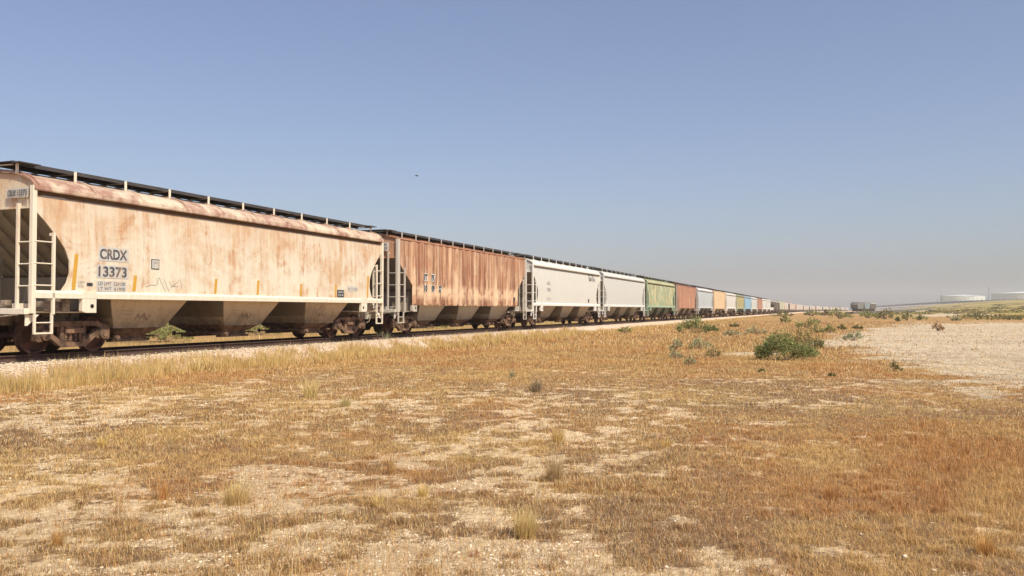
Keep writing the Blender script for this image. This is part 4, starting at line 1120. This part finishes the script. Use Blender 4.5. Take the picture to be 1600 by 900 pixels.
def mast(px, ytop, ybot, Z, label):
    x, y = at(px, Z); zb = zbase(0, Z, ybot) - 2; zt = zbase(0, Z, ytop); H = zt - zb; mb = MB()
    c3_ = [(math.cos(a), math.sin(a)) for a in (0, 2.094, 4.189)]
    for a, b in c3_: mb.tube((a * 1.1, b * 1.1, 0), (a * .35, b * .35, H), .16, 5)
    n = 14
    for k in range(n):
        f0, f1 = 1.1 - .75 * k / n, 1.1 - .75 * (k + 1) / n
        for q in range(3):
            p, r = c3_[q], c3_[(q + 1) % 3]
            mb.tube((p[0] * f0, p[1] * f0, H * k / n), (r[0] * f1, r[1] * f1, H * (k + 1) / n), .08, 4)
    o = mb.build('lattice_mast', M['steel']); o.location = (x, y, zb); tag(o, label, 'mast')
mast(1544.5, 448.5, 472, 1600, 'tall thin lattice mast between the two white storage tanks')
def pole(px, ytop, ybot, Z, label):
    x, y = at(px, Z); zb = zbase(0, Z, ybot) - 1; zt = zbase(0, Z, ytop); H = zt - zb; mb = MB()
    mb.tube((0, 0, 0), (0, 0, H), .22, 6); mb.box(-1.6, 1.6, -.12, .12, H - 1.2, H - .95)
    o = mb.build('utility_pole', M['steel']); o.location = (x, y, zb); tag(o, label, 'pole', 'poles beyond the far rise')
for px, yt in ((1513, 468.5), (1520.5, 465.5), (1527, 465.8), (1534, 466.2), (1561, 466.5), (1569, 465), (1577, 466), (1584, 464.6), (1591, 465.5), (1597, 464.8)):
    pole(px, yt, 473, 1420, 'thin dark pole rising behind the dark railcar string near the white tanks')

# a bird in the sky
bx, by = at(650.5, 100)
mb = MB()
mb.tube((-.20, 0, 0), (.05, 0, .01), .035, 8, .06); mb.tube((.05, 0, .01), (.24, 0, -.01), .06, 8, .015)
for q in (-1, 1):
    mb.add([(-.08, 0, .02), (.10, 0, .02), (.05, q * .30, .10), (-.07, q * .30, .09), (-.06, q * .02, .03), (.08, q * .02, .035), (.04, q * .30, .105), (-.06, q * .30, .097)], [(0, 1, 2, 3), (7, 6, 5, 4), (0, 3, 7, 4), (1, 5, 6, 2), (2, 6, 7, 3)])
    mb.add([(-.05, q * .29, .09), (.05, q * .29, .105), (-.10, q * .58, .05), (-.05, q * .29, .097)], [(0, 1, 2), (0, 2, 3), (1, 3, 2)])
M['bird'] = plain('bird_feathers', (.05, .05, .055), .8, 0, .2, 8)
o = mb.build('bird', M['bird']); o.location = (bx, by, zbase(0, 100, 274)); o.rotation_euler = (.25, .1, R(12)); tag(o, 'small dark bird gliding alone in the sky above the train', 'bird')

# ------------------------------------------------------------------ grass
def blades(n, x, y, z, h, wd, lean, col, base=.78, name='dry_grass', mat=None, parent=None, loc=None, ang=None):
    """n curved blades, five points and three triangles each"""
    a = rng.random(n) * 2 * math.pi if ang is None else ang
    b = a + math.pi / 2 + rng.normal(0, .5, n)
    dx, dy = np.cos(a), np.sin(a); wx, wy = np.cos(b) * wd / 2, np.sin(b) * wd / 2
    ox1, oz1 = lean * h * .32, h * .55 * np.sqrt(np.clip(1 - lean ** 2 * .4, .05, 1))
    ox2, oz2 = lean * h * .95, h * np.sqrt(np.clip(1 - lean ** 2 * .85, .02, 1))
    V = np.zeros((n, 5, 3))
    V[:, 0] = np.stack([x - wx, y - wy, z - .01], -1); V[:, 1] = np.stack([x + wx, y + wy, z - .01], -1)
    V[:, 2] = np.stack([x + dx * ox1 - wx * .8, y + dy * ox1 - wy * .8, z + oz1], -1); V[:, 3] = np.stack([x + dx * ox1 + wx * .8, y + dy * ox1 + wy * .8, z + oz1], -1)
    V[:, 4] = np.stack([x + dx * ox2, y + dy * ox2, z + oz2], -1)
    i0 = np.arange(n)[:, None] * 5
    Fc = np.concatenate([i0 + np.array([[0, 1, 3]]), i0 + np.array([[0, 3, 2]]), i0 + np.array([[2, 3, 4]])], 1).reshape(-1, 3)
    C = np.repeat(np.concatenate([col, np.ones((n, 1))], 1)[:, None, :], 5, 1)
    o = np_mesh(name, V.reshape(-1, 3), Fc, mat, parent, False, {'tint': C.reshape(-1, 4)})
    if loc: o.location = loc
    return o
M['grass'] = foliage('dry_grass_blades', 'tint', .3)
PAL = np.array([(.70, .51, .25), (.62, .40, .15), (.48, .25, .085), (.42, .26, .12), (.35, .235, .14), (.76, .60, .36), (.44, .37, .15)])
def grass_cols(n, gold, x=None, y=None):
    u = rng.random(n)
    warm = rng.random(n) < np.clip(gold * 1.2, .1, .95)
    iw = np.choose((u > .34).astype(int) + (u > .68).astype(int) + (u > .88).astype(int), [1, 2, 0, 6])
    ic = np.choose((u > .40).astype(int) + (u > .75).astype(int) + (u > .92).astype(int), [3, 4, 2, 0])
    c = PAL[np.where(warm, iw, ic)]
    k = rng.random(n)
    c = np.where((k < .16)[:, None], np.array([.17, .11, .065]), np.where((k > .86)[:, None], np.array([.72, .56, .35]), np.where(((k > .74) & (k < .86))[:, None], np.array([.42, .20, .075]), c)))
    return c * (1 + rng.normal(0, .13, n))[:, None].clip(.6, 1.4)
def scatter(n, r0, r1, half=R(36), power=1.0):
    r = r0 * (r1 / r0) ** rng.random(n) if power == 0 else np.sqrt(r0 ** 2 + rng.random(n) * (r1 ** 2 - r0 ** 2))
    a = (rng.random(n) * 2 - 1) * half
    return r * np.sin(a), r * np.cos(a), r
def on_ballast(x, y): return (x * NL[0] + y * NL[1]) > LATC - 2.25 + (rng.random(len(x)) - .5) * .9
def field(name, n, r0, r1, hmul=1.0, wmul=1.0, label='', half=R(38), power=0):
    x, y, r = scatter(n, r0, r1, half, power)
    # gather part of the blades into little clumps
    cx = np.round(x / .33) * .33; cy = np.round(y / .33) * .33
    hsh = vnoise(cx * 3.1, cy * 3.7, .37, 91); jx = (vnoise(cx, cy, .21, 92) - .5) * .3; jy = (vnoise(cx, cy, .23, 93) - .5) * .3
    cl = (rng.random(n) < .45) & (hsh > .45)
    x = np.where(cl, cx + jx + rng.normal(0, .045, n), x); y = np.where(cl, cy + jy + rng.normal(0, .045, n), y)
    so, pa, go, ol = masks(x, y)
    keep = rng.random(n) < np.clip(1.0 - 1.05 * so + .6 * (vnoise(x, y, .13, 70) - .5), .24, 1) * (1 - .82 * pa)
    keep &= ~on_ballast(x, y)
    x, y, so, go, r, cl, ol, pa = [v[keep] for v in (x, y, so, go, r, cl, ol, pa)]
    m = len(x); z = terrain(x, y) + (fbm(x, y, .55, 3, 88) - .5) * .05
    tall = sst(.60, .95, go) * (1 - .7 * so)
    tall = np.maximum(tall, .9 * blob(x, y, 1560, 760, 200, 90, .6)) * (1 - pa)
    lying = rng.random(m) < np.maximum(.93 - .50 * tall, pa)
    h = (.022 + .05 * rng.random(m) + lying * .05 * rng.random(m) + .12 * tall * rng.random(m) ** 1.5 + cl * .05 * rng.random(m) ** 2) * hmul
    lean = np.where(lying, .75 + .25 * rng.random(m), rng.random(m) * .55)
    wd = (.0030 + .0028 * rng.random(m)) * wmul * np.clip(r / 9, .8, None)
    col = grass_cols(m, go)
    w1 = sst(.50, .66, fbm(x, y, 1.5, 3, 101)) * .6; w2 = sst(.50, .66, fbm(x, y, 2.2, 3, 111)) * .55
    w1 = np.maximum(w1, .75 * blob(x, y, 1290, 715, 75, 26, .5)); w1 = np.maximum(w1, .6 * blob(x, y, 1560, 800, 70, 70, .5))
    w2 = np.maximum(w2, .65 * blob(x, y, 1450, 790, 300, 140, .6)) * (1 - w1)
    v_ = (1 + rng.normal(0, .16, m))[:, None]
    col = col * (1 - w1[:, None]) + np.array([.66, .46, .19]) * w1[:, None] * v_
    col = col * (1 - w2[:, None]) + np.array([.50, .235, .08]) * w2[:, None] * v_
    g_ = np.clip(ol, 0, 1)[:, None] * .7
    col = col * (1 - g_) + np.array([.25, .20, .065]) * g_ * (1 + rng.normal(0, .15, m))[:, None]
    o = blades(m, x, y, z, h, wd, lean, col, name=name, mat=M['grass'])
    tag(o, label, None, None, 'stuff')
field('dry_grass', 480000, 4.2, 13, .72, .8, 'short dry brown and golden grass over the near ground')
field('dry_grass', 380000, 13, 36, .62, .9, 'dry golden grass over the middle ground')
field('dry_grass', 110000, 36, 140, 1.3, 1.3, 'dry grass thinning towards the horizon', R(38))
def stalks(n, r0, r1):
    x, y, r = scatter(n, r0, r1, R(38), 0); so, pa, go, ol = masks(x, y)
    keep = (rng.random(n) < (.25 + .75 * go) * (1 - pa)) & ~on_ballast(x, y); x, y, r, go = x[keep], y[keep], r[keep], go[keep]; m = len(x)
    u = rng.random(m)[:, None]; col = np.where(u < .5, np.array([.66, .46, .20]), np.where(u < .8, np.array([.55, .30, .11]), np.array([.74, .60, .36]))) * (1 + rng.normal(0, .12, m))[:, None]
    o = blades(m, x, y, terrain(x, y), .08 + .14 * rng.random(m) ** 1.5 + .10 * sst(.6, .9, go) * rng.random(m), .0030 * np.clip(r / 9, .8, None), rng.random(m) * .6, col, name='grass_stalks', mat=M['grass'])
    tag(o, 'thin upright golden stalks standing over the short dry grass', None, None, 'stuff')
stalks(13000, 4.4, 34)
# taller grass along the ballast foot, on both sides of the train
def verge(n, s0, s1, l0, l1, hm, label, green=.15):
    s = s0 * (s1 / s0) ** rng.random(n); l = l0 + (l1 - l0) * rng.random(n)
    px, py, hd = path(s, LATC); nx, ny = -np.cos(hd), np.sin(hd); x = px + nx * (l - LATC); y = py + ny * (l - LATC)
    cn = fbm(x, y, .9, 3, 55); keep = rng.random(n) < sst(.30, .58, cn) * (.35 + .65 * (1 - np.abs((l - (l0 + l1) / 2) / (l1 - l0) * 2) ** 2)); x, y, s, cn, l = [v[keep] for v in (x, y, s, cn, l)]
    m = len(x); z = terrain(x, y); off = np.abs(l - LATC); z = np.maximum(z, np.interp(off, [1.80, 2.85], [bz - .05, -.25]))
    h = (.13 + .30 * rng.random(m) ** 1.3) * (.55 + .9 * cn) * hm
    u = rng.random(m)[:, None]; col = np.where(u < .45, np.array([.68, .50, .24]), np.where(u < .88, np.array([.58, .39, .14]), np.array([.33, .29, .12])))
    col = col * (1 + rng.normal(0, .12, m))[:, None]
    r = np.hypot(x, y)
    o = blades(m, x, y, z, h, (.004 + .003 * rng.random(m)) * np.clip(r / 14, 1, None), rng.random(m) * .5, col, name='tall_grass', mat=M['grass'])
    tag(o, label, None, None, 'stuff')
verge(95000, 7, 60, 15.4, 17.25, .85, 'taller straw coloured grass along the foot of the ballast')
verge(20000, 60, 300, 14.8, 17.0, .75, 'taller straw coloured grass farther along the ballast')
verge(42000, 8, 120, 21.9, 30, 1.15, 'golden grass on the ground beyond the train')

# tufts one can point at
def tuft(px, py, hpx, wpx, label, col=(.50, .36, .15), n=520, name='grass_tuft'):
    x, y = gp(px, py); Zd = y; h = hpx / F * Zd; rad = wpx / F * Zd / 2
    a = rng.random(n) * 2 * math.pi; rr = rad * .45 * np.sqrt(rng.random(n))
    lx, ly = rr * np.cos(a), rr * np.sin(a)
    ln = np.clip(.12 + .75 * rr / (rad * .45) * rng.random(n) + rng.normal(0, .12, n), 0, .95)
    c = np.array(col) * 1.45 * (1 + rng.normal(0, .22, n))[:, None].clip(.5, 1.5); n = int(n * .5); a, rr, lx, ly, ln, c = a[:n], rr[:n], lx[:n], ly[:n], ln[:n], c[:n].clip(0, .8)
    o = blades(n, lx, ly, np.zeros(n), h * (.45 + .75 * rng.random(n)), np.full(n, .0036) * max(1, Zd / 8), ln, c, name=name, mat=M['grass'], ang=a + rng.normal(0, .5, n))
    o.location = (x, y, gz(x, y) - .01); tag(o, label, 'grass tuft', 'clumps of dry grass')
for a in ((822, 838, 34, 46, 'dense straw coloured grass tuft standing on pale soil in the near centre', (.46, .34, .15), 900),
          (868, 755, 36, 36, 'brownish grass tuft behind the dense straw coloured one', (.36, .26, .14), 500),
          (838, 612, 20, 24, 'dark grey-brown little tuft alone in the middle ground', (.26, .20, .12), 300),
          (370, 785, 30, 60, 'broad straw tuft on the brown ground of the left foreground', (.44, .32, .14), 800),
          (590, 792, 16, 30, 'low golden tuft between pale soil patches, left of centre', (.46, .33, .13), 380),
          (485, 622, 26, 36, 'olive straw tuft on the pale flat below the ballast', (.50, .38, .17), 420),
          (660, 776, 18, 24, 'small yellow tuft right of the low golden one', (.50, .36, .13), 300),
          (255, 782, 34, 16, 'thin upright orange-brown stalks in the left foreground', (.42, .22, .08), 160),
          (610, 740, 34, 16, 'thin upright brown stalks left of the centre', (.38, .24, .10), 140),
          (1300, 778, 20, 36, 'reddish low tuft at the edge of the golden grass', (.34, .18, .07), 400),
          (800, 590, 12, 14, 'tiny dark tuft left of the dark grey-brown one', (.25, .21, .12), 130),
          (872, 690, 18, 26, 'golden tuft in the middle of the brown ground', (.48, .34, .13), 320),
          (600, 545, 22, 22, 'pale green-grey weed at the ballast edge by the second car', (.36, .35, .20), 420),
          (585, 545, 14, 14, 'small green weed left of the pale weed on the ballast', (.20, .24, .10), 260),
          (740, 868, 10, 34, 'low red-brown weed on the pale soil near the bottom edge', (.34, .17, .08), 130),
          (800, 872, 9, 40, 'wide low red-brown weed right of the other red-brown one at the bottom', (.32, .17, .08), 150),
          (540, 635, 12, 24, 'olive low tuft in the middle ground left of centre', (.34, .28, .12), 240),
          (1040, 700, 14, 22, 'golden tuft right of the centre in brown thatch', (.46, .31, .11), 260),
          (160, 700, 14, 22, 'golden tuft on the pale flat at the left', (.48, .34, .13), 240),
          (90, 850, 22, 26, 'orange-brown tuft in the lower left corner area', (.40, .23, .08), 260),
          (306, 581, 20, 34, 'straw coloured tuft at the ballast foot below the first car', (.50, .37, .17), 420),
          (326, 579, 18, 30, 'second straw coloured tuft at the ballast foot, just right of the first one', (.47, .34, .15), 380),
          (1540, 872, 30, 34, 'orange dry weed low at the right edge', (.42, .24, .08), 420)):
    a = list(a); a[2] *= 1.3; a[3] *= 1.3; tuft(*a)

# ------------------------------------------------------------------ stones
def rock_mesh(n, x, y, z, r, name, mat):
    """faceted little stones: a bent octahedron-like hull each"""
    base = np.array([(1, 0, 0), (.5, .87, 0), (-.5, .87, 0), (-1, 0, 0), (-.5, -.87, 0), (.5, -.87, 0), (.35, .2, .6), (-.4, .25, .55), (0, -.45, .58), (0, 0, -.5)])
    Fb = np.array([(6, 0, 1), (6, 1, 7), (7, 1, 2), (7, 2, 3), (7, 3, 4), (7, 4, 8), (8, 4, 5), (8, 5, 0), (8, 0, 6), (6, 7, 8), (9, 1, 0), (9, 2, 1), (9, 3, 2), (9, 4, 3), (9, 5, 4), (9, 0, 5)])
    V = base[None] * (1 + rng.normal(0, .18, (n, 10, 1))); a = rng.random(n) * 6.28; ca, sa = np.cos(a)[:, None], np.sin(a)[:, None]
    V = V * np.stack([.7 + .6 * rng.random(n), .6 + .5 * rng.random(n), .45 + .4 * rng.random(n)], -1)[:, None, :] * r[:, None, None]
    X_ = V[..., 0] * ca - V[..., 1] * sa; Y_ = V[..., 0] * sa + V[..., 1] * ca
    V = np.stack([X_ + x[:, None], Y_ + y[:, None], V[..., 2] + z[:, None]], -1)
    Fc = (np.arange(n)[:, None, None] * 10 + Fb[None]).reshape(-1, 3)
    t = (1 + rng.normal(0, .2, n)).clip(.5, 1.4)[:, None] * np.array([.66, .54, .39]); C = np.repeat(np.concatenate([t, np.ones((n, 1))], 1)[:, None], 10, 1).reshape(-1, 4)
    return np_mesh(name, V.reshape(-1, 3), Fc, mat, None, False, {'tint': C})
M['stone'] = foliage('pale_stone', 'tint', 0.0, .9)
x, y, r = scatter(60000, 4.2, 26, R(38), 0)
so, pa, go, ol = masks(x, y)
keep = (rng.random(len(x)) < np.clip((so - .15) * 2.0, .03, 1) * (fbm(x, y, .9, 3, 66) > .45) * (r < 22)) & ~on_ballast(x, y)
x, y, r = x[keep], y[keep], r[keep]
o = rock_mesh(len(x), x, y, terrain(x, y) + (fbm(x, y, .55, 3, 88) - .5) * .05, (.004 + .014 * rng.random(len(x)) ** 3) * np.clip(r / 9, 1, 1.6), 'pebbles', M['stone'])
tag(o, 'small pale pebbles scattered over the bare soil', None, None, 'stuff')
x, y, r = scatter(9000, 14, 60, R(38), 0)
so, pa, go, ol = masks(x, y); keep = (pa > .4) & (rng.random(len(x)) < .8); x, y = x[keep], y[keep]
o = rock_mesh(len(x), x, y, terrain(x, y) + (fbm(x, y, .55, 3, 88) - .5) * .05, .012 + .03 * rng.random(len(x)) ** 2, 'pebbles', M['stone'])
tag(o, 'clods and pebbles on the pale cracked dirt', None, None, 'stuff')
for (px, py, rp, lab) in ((1413, 877, 7, 'white stone in the brown grass, largest one at the lower right'), (1518, 869, 4, 'small white stone, left one of a pair at the lower right'), (1530, 875, 5, 'white flat stone, right one of a pair at the lower right'),
                          (1488, 849, 5, 'small white stone above the pair at the lower right'), (1483, 883, 3, 'tiny pale stone below the pair at the lower right'), (1458, 898, 6, 'white stone at the bottom edge, lower right'), (717, 818, 5, 'round white stone on the near soil left of the straw tuft'),
                          (1345, 842, 5, 'pale stone lying in thatch, right of centre'), (1085, 761, 3, 'tiny white stone in the brown thatch, right of centre')):
    x, y = gp(px, py); o = rock_mesh(1, np.array([0.]), np.array([0.]), np.array([0.]), np.array([rp / F * y * .8]), 'stone', M['stone']); o.location = (x, y, gz(x, y) + .012)
    tag(o, lab, 'stone', 'larger white stones')

# ------------------------------------------------------------------ ballast stones along the edge that shows
s = 8 * (55 / 8) ** rng.random(16000); l = np.where(rng.random(16000) < .85, 1.35 + 1.3 * rng.random(16000), 1.3 * rng.random(16000))
px, py, hd = path(s); x = px + np.cos(hd) * l; y = py - np.sin(hd) * l
z = np.interp(l, [0, 1.55, 1.80, 2.85], [bz, bz, bz - .05, -.25]) + .012
o = rock_mesh(len(x), x, y, z, .014 + .018 * rng.random(len(x)), 'ballast_stones', M['stone']); tag(o, 'loose cream ballast stones beside the near rail', None, None, 'stuff')

# ------------------------------------------------------------------ shrubs
M['leaf'] = foliage('shrub_leaves', 'tint', .22)
M['twig'] = plain('twig_bark', (.16, .11, .07), .9, 0, .3, 20)
def shrub(px, py, wpx, hpx, label, tone='green', name='shrub', cat='shrub', group='green shrubs on the plain', dens_=1.0, lumps=None, zoff=0, Z=None):
    if Z is None: x, y = gp(px, py)
    else: x, y = at(px, Z)
    D = y; W = wpx / F * D / 2; H = hpx / F * D; Dp = W * .8
    root = empty(name, (x, y, gz(x, y) + zoff - .02), random.uniform(-.3, .3), label, cat, group)
    nl = lumps or random.randint(6, 9)
    cs = []
    pk = random.uniform(-.35, .25); nl = nl + 4
    for i in range(nl):
        u = -.85 + 1.7 * (i + random.uniform(.1, .9)) / nl; v = random.uniform(-.6, .6) * math.sqrt(max(.05, 1 - u * u))
        hh = H * (.42 + .58 * math.exp(-((u - pk) / .5) ** 2)) * random.uniform(.72, 1.06)
        rz = hh * random.uniform(.34, .52); rx = W * random.uniform(.14, .27)
        cs.append((W * u, Dp * v, hh - rz, rx, rx * .9, rz))
    leaf = max(.03, .0013 * D)
    area = sum(4 * (c[3] * c[5]) for c in cs) * 2.4
    n = int(min(9000, max(200, dens_ * area / (leaf * leaf) * .8)))
    per = n // len(cs); P_ = []; S_ = []
    for c in cs:
        v = rng.normal(0, 1, (per, 3)); v /= np.linalg.norm(v, axis=1)[:, None]
        k = (.35 + .65 * rng.random(per) ** .6) * (1 + rng.normal(0, .14, per)); v = v * k[:, None]
        P_.append(np.array(c[:3]) + v * np.array(c[3:])); S_.append(np.full(per, random.uniform(.75, 1.25)))
    P_ = np.concatenate(P_); S_ = np.concatenate(S_)
    # spiky outer shoots
    m = len(P_) // 7; j = rng.integers(0, len(P_), m); Q_ = P_[j] + np.stack([rng.normal(0, W * .08, m), rng.normal(0, W * .08, m), rng.random(m) * H * .32], -1)
    P_ = np.concatenate([P_, Q_]); S_ = np.concatenate([S_, S_[j]])
    kp = (P_[:, 2] > .005) & (P_[:, 2] < H * 1.12); P_ = P_[kp]; S_ = S_[kp]; n = len(P_)
    lo = leaf * (.7 + .9 * rng.random(n)); wd = lo * .45
    lo = lo * 1.25; up = np.stack([P_[:, 0] / W * .8 + rng.normal(0, .5, n), P_[:, 1] / Dp * .8 + rng.normal(0, .5, n), .7 + rng.normal(0, .45, n)], -1); up /= np.linalg.norm(up, axis=1)[:, None]
    sd_ = np.cross(up, rng.normal(0, 1, (n, 3))); sd_ /= np.linalg.norm(sd_, axis=1)[:, None]
    V = np.stack([P_ - sd_ * wd[:, None] * .5, P_ + sd_ * wd[:, None] * .5, P_ + up * lo[:, None] + sd_ * wd[:, None] * .25, P_ + up * lo[:, None] - sd_ * wd[:, None] * .25], 1)
    Fc = np.arange(n * 4).reshape(n, 4)
    pal = {'green': ((.17, .19, .06), (.29, .30, .10), (.44, .41, .18)), 'sage': ((.22, .24, .12), (.36, .36, .20), (.50, .46, .28)), 'dark': ((.12, .145, .05), (.23, .25, .09), (.42, .39, .17)),
           'olive': ((.13, .13, .045), (.22, .20, .075), (.34, .28, .12)), 'brown': ((.30, .17, .08), (.44, .27, .12), (.54, .38, .19))}[tone]
    u = rng.random(n); c = np.where((u < .35)[:, None], pal[0], np.where((u < .8)[:, None], pal[1], pal[2])) * S_[:, None]
    hz = np.clip(P_[:, 2] / H, 0, 1)[:, None]
    C = np.repeat(np.concatenate([c, np.ones((n, 1))], 1)[:, None], 4, 1).reshape(-1, 4)
    np_mesh('foliage', V.reshape(-1, 3), Fc, M['leaf'], root, False, {'tint': C}, 4)
    mb = MB()
    for i in range(min(14, 3 + nl)):
        c = cs[i % len(cs)]
        mb.tube((random.uniform(-.1, .1) * W, random.uniform(-.1, .1) * W, 0), (c[0] + random.uniform(-.2, .2) * W, c[1] + random.uniform(-.2, .2) * W, c[2] + c[5] * random.uniform(.4, 1.1)), max(.006, .0004 * D), 4, .003)
    mb.build('stems', M['twig'], root)
    return root
SH = [(1228, 561, 92, 38, 'large dark green shrub with a lighter crown, the biggest and nearest one', 'dark', 1.2, 11),
      (1216, 545, 56, 22, 'light green bushy top growing right behind the biggest dark shrub', 'green', 1.0, 7),
      (1089, 520, 60, 22, 'broad dark olive shrub near the ballast under the green and brown railcars', 'dark', 1.1, 9),
      (1266, 544, 44, 30, 'loose yellow-green shrub right behind the biggest dark shrub', 'olive', .8, 7),
      (1093, 543, 34, 16, 'grey-green spreading shrub below the broad dark olive one', 'sage', .8, 6),
      (1056, 545, 18, 18, 'small grey-green shrub left of the spreading one', 'sage', .9, 5),
      (1056, 558, 20, 15, 'small bluish green shrub, lower one of a pair', 'sage', .9, 5),
      (1078, 569, 18, 15, 'lowest little grey-green shrub of the left group', 'sage', .8, 5),
      (1115, 556, 24, 14, 'thin straw-green weed beside the spreading shrub', 'olive', .45, 5),
      (1144, 524, 26, 10, 'low grey-green shrub in golden grass, left one of two', 'sage', .6, 5),
      (1181, 522, 32, 12, 'low grey-green shrub in golden grass, right one of two', 'sage', .6, 6),
      (1227, 504, 16, 12, 'small round green shrub above the big light one', 'green', 1, 5),
      (1262, 512, 38, 16, 'mid green shrub upper right of the biggest shrub', 'green', .8, 7),
      (1278, 520, 22, 12, 'green shrub touching the mid green one on its right', 'green', .8, 5),
      (1297, 520, 14, 14, 'small upright green shrub right of the group', 'green', .9, 4),
      (1334, 533, 30, 14, 'light grey-green low shrub at the left end of the pale dirt', 'sage', .9, 6),
      (1224, 495, 30, 7, 'flat brownish green shrub under the far dark ribbed cars', 'olive', .8, 6),
      (1269, 494, 22, 9, 'far green shrub, leftmost of the row below the tail of the train', 'green', .8, 5),
      (1289, 493, 14, 7, 'small far olive shrub in the row, second from the left', 'olive', .8, 4),
      (1312, 498, 34, 14, 'far rounded green shrub in the row, wider than its left neighbours', 'green', 1, 7),
      (1356, 497, 28, 12, 'far green shrub below the three lone railcars, left part', 'green', 1, 6),
      (1382, 499, 28, 15, 'far olive shrub right of the one below the three lone railcars', 'olive', 1, 6),
      (1403, 502, 9, 6, 'tiny dark shrub just left of the spiky dark one', 'dark', 1, 3),
      (1417, 501, 15, 13, 'spiky dark green shrub with two upright heads', 'dark', .9, 4),
      (1437, 500, 20, 7, 'low green shrub right of the spiky dark one', 'green', .9, 5),
      (1466, 517, 16, 15, 'dry brown upright weed alone at the edge of the pale dirt', 'brown', .15, 4),
      (1494, 501, 12, 5, 'tiny grey-green shrub near the pale road', 'sage', .8, 3),
      (1528, 499, 28, 10, 'far olive shrub right of the pale road bend', 'olive', .9, 6),
      (1148, 511, 14, 5, 'tiny weed in the golden grass above the two low grey-green shrubs', 'olive', .6, 3),
      (1316, 515, 12, 6, 'tiny olive shrub between the far row and the low grey-green shrub', 'olive', .7, 3),
      (1340, 514, 14, 5, 'tiny golden olive weed left of the dry brown one', 'olive', .6, 3),
      (1190, 580, 10, 6, 'tiny green weed in the brown ground below the biggest shrub', 'olive', .25, 3),
      (1300, 587, 10, 7, 'tiny grey weed in the ground right below the biggest shrub', 'olive', .25, 3),
      (1400, 578, 16, 14, 'brownish thin weed at the lower left edge of the pale dirt', 'olive', .2, 4)]
for (px, py, w_, h_, lab, tone, dn, lm) in SH: shrub(px, py, w_ * 1.12, h_ * 1.28, lab, tone, dens_=dn, lumps=lm)
# beyond the train, seen through the gaps between hoppers
for (px, py, w_, h_, Z, lab) in ((262, 533, 104, 34, 46, 'pale green shrub seen under the first car between its first two hoppers'), (405, 524, 76, 30, 58, 'pale green shrub seen under the first car between its last two hoppers'),
                                 (672, 512, 60, 22, 80, 'green shrub seen under the rusty second car'), (985, 503, 26, 8, 90, 'green shrub showing under the fourth car')):
    shrub(px, py, w_, h_, lab, 'green', Z=Z, group='green shrubs beyond the train')
x, y = gp(977, 512); shrub(976, 507, 24, 9, 'small green shrub on the ballast edge below the fourth car', 'green', Z=62, zoff=.1, group='green shrubs beside the ballast')

# ------------------------------------------------------------------ low scrub in rows on the far rise
def far_scrub():
    Vs, Cs = [], []
    for k in range(300):
        px = random.uniform(1390, 1660); Z = random.choice((random.gauss(165, 12), random.gauss(300, 30), random.gauss(420, 40), random.uniform(140, 800)))
        if Z < 130 or (Z < 260 and px < 1500): continue
        x, y = at(px, Z)
        if float(fbm(np.array([x]), np.array([y]), 45, 3, 120)[0]) < .46: continue
        z = gz(x, y); wd = random.uniform(1.2, 5.0); hh = random.uniform(.35, .95); n = 46
        P_ = rng.normal(0, 1, (n, 3)); P_ /= np.linalg.norm(P_, axis=1)[:, None]; P_ *= (.4 + .6 * rng.random(n))[:, None]
        P_ = P_ * np.array([wd, wd * .7, hh * .55]) + np.array([x, y, z + hh * .4])
        q = rng.normal(0, 1, (n, 3)); q /= np.linalg.norm(q, axis=1)[:, None]; u = np.cross(q, rng.normal(0, 1, (n, 3))); u /= np.linalg.norm(u, axis=1)[:, None]
        sz = (.10 + .12 * rng.random(n))[:, None] * max(1, Z / 220)
        Vs.append(np.stack([P_ - u * sz, P_ + q * sz * .8, P_ + u * sz, P_ - q * sz * .8], 1))
        c = np.array(random.choice(((.13, .12, .04), (.22, .19, .06), (.36, .27, .10)))) * (1 + rng.normal(0, .2, n))[:, None].clip(.5, 1.5)
        Cs.append(np.repeat(np.concatenate([c, np.ones((n, 1))], 1)[:, None], 4, 1))
    V = np.concatenate(Vs).reshape(-1, 3); C = np.concatenate(Cs).reshape(-1, 4)
    o = np_mesh('far_scrub', V, np.arange(len(V)).reshape(-1, 4), M['leaf'], None, False, {'tint': C}, 4)
    tag(o, 'low dark olive scrub in loose rows on the far rise', None, None, 'stuff')
far_scrub()
